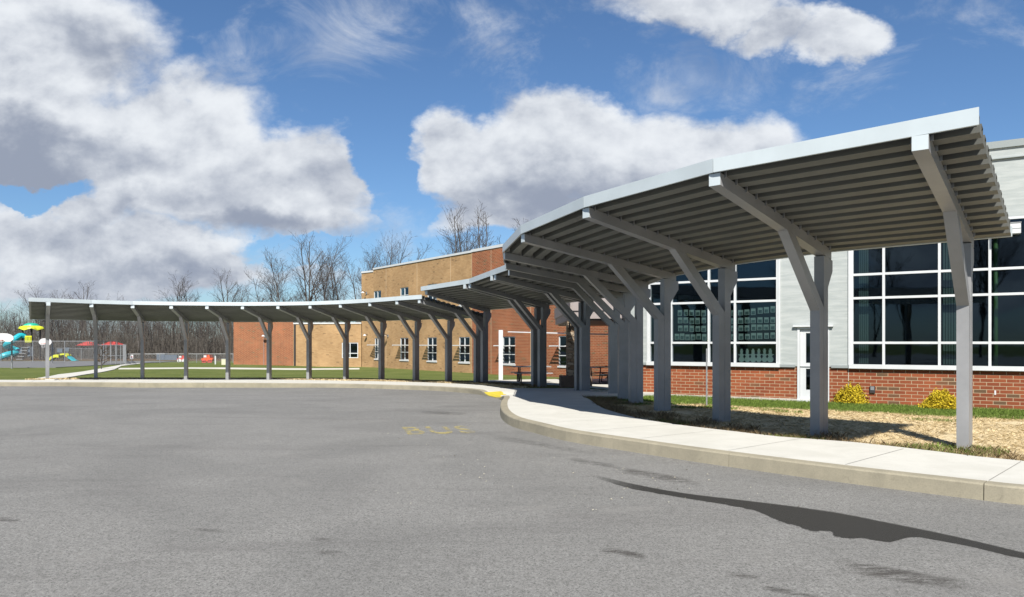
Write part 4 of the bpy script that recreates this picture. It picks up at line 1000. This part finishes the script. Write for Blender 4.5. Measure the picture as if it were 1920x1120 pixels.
# young tree behind the second post
x, y = at(190, 693, 0, G_z); z = float(G_z(x, y)); t = thing('young_tree', 'young tree with sparse brown leaves behind the second far post', 'tree', (x, y, z))
r = random.Random(4); mb = MB(); mb.tube((0, 0, 0), (.05, 0, 1.8), .05, .02, 6); tips = []
for i in range(9):
    a = r.uniform(0, 6.28); z0 = .35 + i * .15; L = r.uniform(.4, 1.1) * (1.2 - i * .07); e = (math.cos(a) * L, math.sin(a) * L, z0 + L * .45); mb.tube((0.02, 0, z0), e, .018, .006, 4); tips.append((Vector((0.02, 0, z0)), Vector(e)))
mb.build('trunk', M['bark'], t)
def smp(n, r_): return np.array([list(a.lerp(b, random.Random(i).uniform(.4, 1.05))) for i in range(n) for a, b in [tips[i % len(tips)]]]) + r_.normal(0, .04, (n, 3))
V, T_ = leaf_cloud(320, smp, .07, rng); npmesh('crown', V, T_, mat('brown_leaves', (.09, .05, .02), .8), t)

# ------------------------------------------------------------------ fences, courts and playground far left
PG = -.58
def XY(px, D): return ((px - 960) / F * D, D)
def zz(py, D): return EYE + (HY - py) * D / F
def wire_mat():
    m = bpy.data.materials.new('chain_link'); m.use_nodes = True; k = NT(m.node_tree); b = m.node_tree.nodes['Principled BSDF']
    uv = k.new('ShaderNodeTexCoord').outputs['UV']; x, y, _ = k.xyz(uv)[:3]
    f = lambda q: k.m('LESS_THAN', k.m('FRACT', k.m('DIVIDE', q, .09)), .085)
    k.put(b.inputs['Alpha'], k.m('MAXIMUM', f(k.m('ADD', x, y)), f(k.m('SUBTRACT', x, y)))); k.put(b.inputs['Base Color'], (.22, .225, .23)); b.inputs['Roughness'].default_value = .5
    return m
M['wire'] = wire_mat()
def fence(label, pts, z0, h, sp, rails=(1.,), group='chain link fences of the playground'):
    t = thing('chain_link_fence', label, 'fence', (0, 0, 0), group); posts = []; mbw = MB(); mbr = MB(); U = 0
    for (a, b) in zip(pts[:-1], pts[1:]):
        a, b = Vector((*a, 0)), Vector((*b, 0)); L = (b - a).length; n = max(1, round(L / sp))
        posts += [a.lerp(b, i / n) for i in range(n)]
        mbw.face([(a.x, a.y, z0), (b.x, b.y, z0), (b.x, b.y, z0 + h), (a.x, a.y, z0 + h)], [(U, 0), (U + L, 0), (U + L, h), (U, h)]); U += L
        for q in rails: mbr.tube((a.x, a.y, z0 + h * q), (b.x, b.y, z0 + h * q), .03, n=5)
    posts.append(b); mbw.build('mesh', M['wire'], t); mbr.build('rail', M['galv'], t)
    for p in posts: mb = MB(); mb.tube((p.x, p.y, z0 - .1), (p.x, p.y, z0 + h + .05), .042, n=6); mb.build('post', M['galv'], t)
    return t
fence('tall chain link fence in front of the playground tower', [XY(-40, 80), XY(2, 80), XY(181, 80), XY(219, 88)], PG, 2.45, 3., (1., .02))
fence('chain link fence enclosure beside the young tree', [XY(181, 74), XY(236, 71), XY(231, 84)], PG, 2.05, .9, (1., .5))
fence('low chain link fence in front of the woods', [XY(237, 78), XY(300, 78.5), XY(437, 79)], PG, 1.1, 2.1, (1., .04))
fence('chain link fence behind the small climber', [XY(75, 96), XY(180, 90)], PG, 1.6, 3., (1.,))
def basketball(px, D, y0, y1, wpx, label):
    x, y = XY(px, D); t = thing('basketball_hoop', label, 'basketball hoop', (x, y, PG), 'basketball hoops by the playground')
    W_ = wpx / F * D; h = (y1 - y0) / F * D; zc = zz(y1, D) - PG; mb = MB()
    poly = [(-W_ * .36, 0), (W_ * .36, 0), (W_ * .5, h * .3), (W_ * .49, h * .55), (W_ * .38, h * .82), (W_ * .2, h * .97), (0, h), (-W_ * .2, h * .97), (-W_ * .38, h * .82), (-W_ * .49, h * .55), (-W_ * .5, h * .3)]
    mb.prism([(a, zc + b) for a, b in poly], -.03, .03, lambda u, w, z: (u, w, z)); mb.build('backboard', M['board'], t)
    mb = MB(); pts = [(math.cos(a) * .23, -.3 + math.sin(a) * .23, zc + h * .18) for a in np.linspace(0, 6.283, 13)]; mb.path(pts, .02, 5); mb.tube((0, -.03, zc + h * .18), (0, -.1, zc + h * .18), .03, n=5); mb.build('rim', M['orange'], t)
    mb = MB()
    for i in range(8): a = i * .785; mb.tube((math.cos(a) * .22, -.3 + math.sin(a) * .22, zc + h * .18), (math.cos(a + .4) * .12, -.3 + math.sin(a + .4) * .12, zc - .25), .012, n=4)
    mb.build('net', M['board'], t)
    mb = MB(); mb.path([(0, 1.1, 0), (0, 1.1, zc + .1), (0, .03, zc + h * .5)], .06, 8); mb.build('pole', M['galv'], t)
basketball(5, 60, 625, 641, 42, 'white fan shaped backboard at the left edge of the picture')
basketball(85, 74, 634.5, 647, 24, 'smaller white backboard with net beside the first far post')
# play tower
D = 92.; tx_, ty_ = XY(59, D); t = thing('play_tower', 'playground tower with teal and yellow roof and yellow panel', 'play tower', (tx_, ty_, PG))
pm = D / F; zr = lambda py: zz(py, D) - PG
for i in range(6):
    a = i * math.pi / 3; mb = MB(); mb.tube((math.cos(a) * 1.05, math.sin(a) * 1.05, 0), (math.cos(a) * 1.05, math.sin(a) * 1.05, zr(617)), .06, n=8); mb.build('post', M['darkmetal'], t)
mb = MB(); n = 24
ring = lambda r0, z, wv: [(math.cos(6.283 * i / n) * r0 * (1 + .06 * math.cos(6 * 6.283 * i / n) * wv), math.sin(6.283 * i / n) * r0, z + wv * .12 * math.cos(6 * 6.283 * i / n)) for i in range(n)]
r1, r2, r3 = ring(1.42, zr(618), 1), ring(1.36, zr(616.5) + .1, 1), ring(.85, zr(611), 0)
for A_, B_ in ((r1, r2), (r2, r3), (r3, ring(.75, zr(613), 0)), (ring(.75, zr(613), 0), r1)):
    for i in range(n): j = (i + 1) % n; mb.face([A_[i], A_[j], B_[j], B_[i]])
mb.build('roof_brim', M['yellow'], t, True)
mb = MB(); prev = ring(.86, zr(611.2), 0)
for q in (.3, .6, .85, 1.): 
    cur = ring(.86 * math.cos(q * 1.5), zr(611.2) + math.sin(q * 1.5) * .36, 0)
    for i in range(n): j = (i + 1) % n; mb.face([prev[i], prev[j], cur[j], cur[i]])
    prev = cur
mb.build('roof_dome', M['green'], t, True)
mb = MB(); fy = -1.0; x0 = (57 - 59) * pm; x1 = (69.5 - 59) * pm; z0, z1 = zr(642), zr(630)
mb.box(x0, x1, fy - .05, fy, z0, z0 + .2); mb.box(x0, x1, fy - .05, fy, z1 - .15, z1)
for i in range(5): u = x0 + (x1 - x0) * i / 4.7; mb.box(u, u + .1, fy - .05, fy, z0 + .2, z1 - .15)
mb.build('panel', M['yellow'], t)
mb = MB(); mb.tube((0, 0, zr(646)), (0, 0, zr(645)), 1.15, n=6); mb.build('platform', M['darkmetal'], t)
mb = MB(); mb.box(.1, .7, -.9, -.84, zr(668), zr(650)); mb.box(-.9, -.5, -.9, -.84, zr(663), zr(651)); mb.build('wall_panel', M['bluegrey'], t)
mb = MB()
for i in range(5): mb.box(-.45, .35, -1.1 - i * .28, -.85 - i * .28, zr(648) - .35 * i - .3, zr(648) - .35 * i - .22)
mb.build('stair', M['galv'], t)
def slide_tube(parent, pts, rad, m, name='slide'):
    C = smooth_curve([np.array(p) for p in pts], .15); mb = MB(); n = 10; R0 = []
    for i, p in enumerate(C):
        d = Vector(C[min(i + 1, len(C) - 1)] - C[max(i - 1, 0)]).normalized(); a = d.orthogonal().normalized() if abs(d.z) > .95 else d.cross(Vector((0, 0, 1))).normalized(); b = d.cross(a); rr = rad * (1 + .05 * (i % 6 == 0))
        R0.append([tuple(Vector(p) + a * rr * math.cos(6.283 * j / n) + b * rr * math.sin(6.283 * j / n)) for j in range(n)])
    for A_, B_ in zip(R0[:-1], R0[1:]):
        for j in range(n): q = (j + 1) % n; mb.face([A_[j], A_[q], B_[q], B_[j]])
    return mb.build(name, m, parent, True)
P3 = lambda px, py, dy: ((px - 59) * pm, dy, zr(py))
slide_tube(t, [P3(53, 631, -.6), P3(48, 630, -1.0), P3(44, 636, -1.5), P3(36, 643, -1.9), P3(28, 648, -1.6), P3(25.5, 652, -.9), P3(30, 656, -.1), P3(38, 659, -.3), P3(39, 662, -1.2), P3(32, 665, -1.9), P3(24, 669, -2.1), P3(16, 672.5, -2.0)], .36, M['teal'])
mb = MB(); mb.tube(P3(29, 650, -1.5), P3(29, 676, -1.5), .05, n=6); mb.build('slide_support', M['galv'], t)
# low climber
D = 88.; x, y = XY(118, D); pm = D / F; t = thing('small_climber', 'low yellow arch climber with a short teal slide', 'climber', (x, y, PG)); zr2 = lambda py: zz(py, D) - PG
def arch(pts, w, th, m, name):
    mb = MB(); C = smooth_curve([np.array([(a - 118) * pm, zr2(b)]) for a, b in pts], .12)
    for p, q in zip(C[:-1], C[1:]): mb.hexa([(p[0], -w, p[1] - th), (q[0], -w, q[1] - th), (q[0], w, q[1] - th), (p[0], w, p[1] - th), (p[0], -w, p[1]), (q[0], -w, q[1]), (q[0], w, q[1]), (p[0], w, p[1])])
    mb.build(name, m, t)
arch([(94, 677), (97, 671), (102, 667), (108, 665), (114, 665.5)], .45, .32, M['yellow'], 'arch_climber'); arch([(130, 668), (135, 671), (140, 675), (145, 676)], .35, .22, M['teal'], 'slide'); arch([(117, 663.5), (124, 663), (130, 667)], .5, .18, M['yellow'], 'bridge')
mb = MB(); mb.box(-.5, .1, -.3, -.25, zr2(661), zr2(654)); mb.box(.15, .7, .1, .15, zr2(659), zr2(652)); mb.build('panel', M['bluegrey'], t)
for a in (-.6, .1, .75): mb = MB(); mb.tube((a, 0, 0), (a, 0, zr2(655)), .05, n=6); mb.build('post', M['darkmetal'], t)
# red shade roofs
for px, w, D, lab in ((166, 26, 100, 'red fabric shade roof left of the second far post'), (212, 32, 99, 'red fabric shade roof above the fence enclosure')):
    x, y = XY(px, D); W_ = w / F * D / 2; t = thing('shade_roof', lab, 'shade roof', (x, y, PG), 'red shade roofs of the playground'); zt = zz(640.5, D) - PG; zb_ = zz(648, D) - PG; mb = MB()
    c = [(-W_, -1.4, zb_), (W_, -1.4, zb_), (W_, 1.4, zb_), (-W_, 1.4, zb_)]; a, b = (-W_ * .35, 0, zt), (W_ * .45, 0, zt - .05)
    for f in ([c[0], c[1], b, a], [c[1], c[2], b], [c[2], c[3], a, b], [c[3], c[0], a]): mb.face(f)
    for f in ([c[0], c[1], c[2], c[3]],): mb.face([(p[0], p[1], p[2] - .03) for p in f])
    mb.build('canopy', M['red'], t)
    for sx in (-.8, .8): mb = MB(); mb.tube((sx * W_, 0, 0), (sx * W_, 0, zb_ + .05), .06, n=6); mb.build('post', M['galv'], t)
# sign, toys, utility boxes by the woods
x, y = XY(247, 77); t = thing('notice_sign', 'small white notice on a post beside the path end', 'sign', (x, y, PG)); mb = MB(); mb.box(-.16, .16, -.02, .0, zz(673.5, 77) - PG, zz(665.5, 77) - PG); mb.build('sign_plate', M['board'], t); mb = MB(); mb.box(-.03, .03, .0, .05, 0, zz(667, 77) - PG); mb.build('post', M['galv'], t)
mb = MB(); mb.box(-.1, .1, -.026, -.021, zz(670, 77) - PG, zz(668.5, 77) - PG); mb.build('marking', M['red'], t)
def toy(px, D, w, h, m, m2, label, name):
    x, y = XY(px, D); t = thing(name, label, 'play vehicle', (x, y, PG)); mb = MB()
    mb.prism([(-w / 2, .3), (w / 2, .3), (w / 2 + .1, .62 * h), (w * .3, .66 * h), (w * .25, h), (.05, h), (0, .7 * h), (-.2, .75 * h), (-w * .3, h), (-w * .42, .62 * h), (-w / 2 - .15, .6 * h)], -.4, .4, lambda u, v, z: (u, v, z)); mb.build('body', m, t)
    for sx in (-.3, .3): mb = MB(); mb.tube((sx * w, -.46, .25), (sx * w, -.4, .25), .25, n=14); mb.build('wheel', m2, t)
    mb = MB(); mb.box(-w * .35, -w * .05, -.43, -.405, h * .72, h * .95); mb.build('panel', M['board'], t)
toy(391, 80, 1.0, 1.0, M['orange'], M['red'], 'orange play vehicle by the low fence near the red wing', 'play_vehicle')
toy(344, 84, .9, .85, M['red'], M['board'], 'small red and white play vehicle seen behind the fourth far post', 'play_vehicle')
x, y = XY(310, 92); t = thing('storage_bench', 'pale blue grey low storage bench behind the low fence', 'bench box', (x, y, PG)); mb = MB(); mb.box(-.9, .1, -.4, .4, 0, .95); mb.box(.1, 1.6, -.35, .35, 0, .8); mb.build('body', M['bluegrey'], t); mb = MB(); mb.box(-.95, .12, -.45, .45, .95, 1.0); mb.build('lid', M['galv'], t)
x, y = XY(421, 72); t = thing('utility_box', 'cream utility box on a pad beside the red wing', 'utility box', (x, y, PG)); mb = MB(); mb.box(-.18, .25, -.3, .3, .1, .72); mb.build('cabinet', mat('cream_paint', (.6, .58, .42), .6), t); mb = MB(); mb.box(-1.2, .5, -.6, .6, -.1, .09); mb.build('pad', M['slab'], t); mb = MB(); mb.box(-.2, .27, -.32, .32, .72, .76); mb.build('lid', M['galv'], t)
x, y = XY(404, 73); mb = MB(); mb.tube((x, y, PG - .1), (x, y, PG + 1.0), .07, n=10); o = mb.build('bollard', M['white']); tag(o, 'pale round bollard left of the cream utility box', 'bollard')
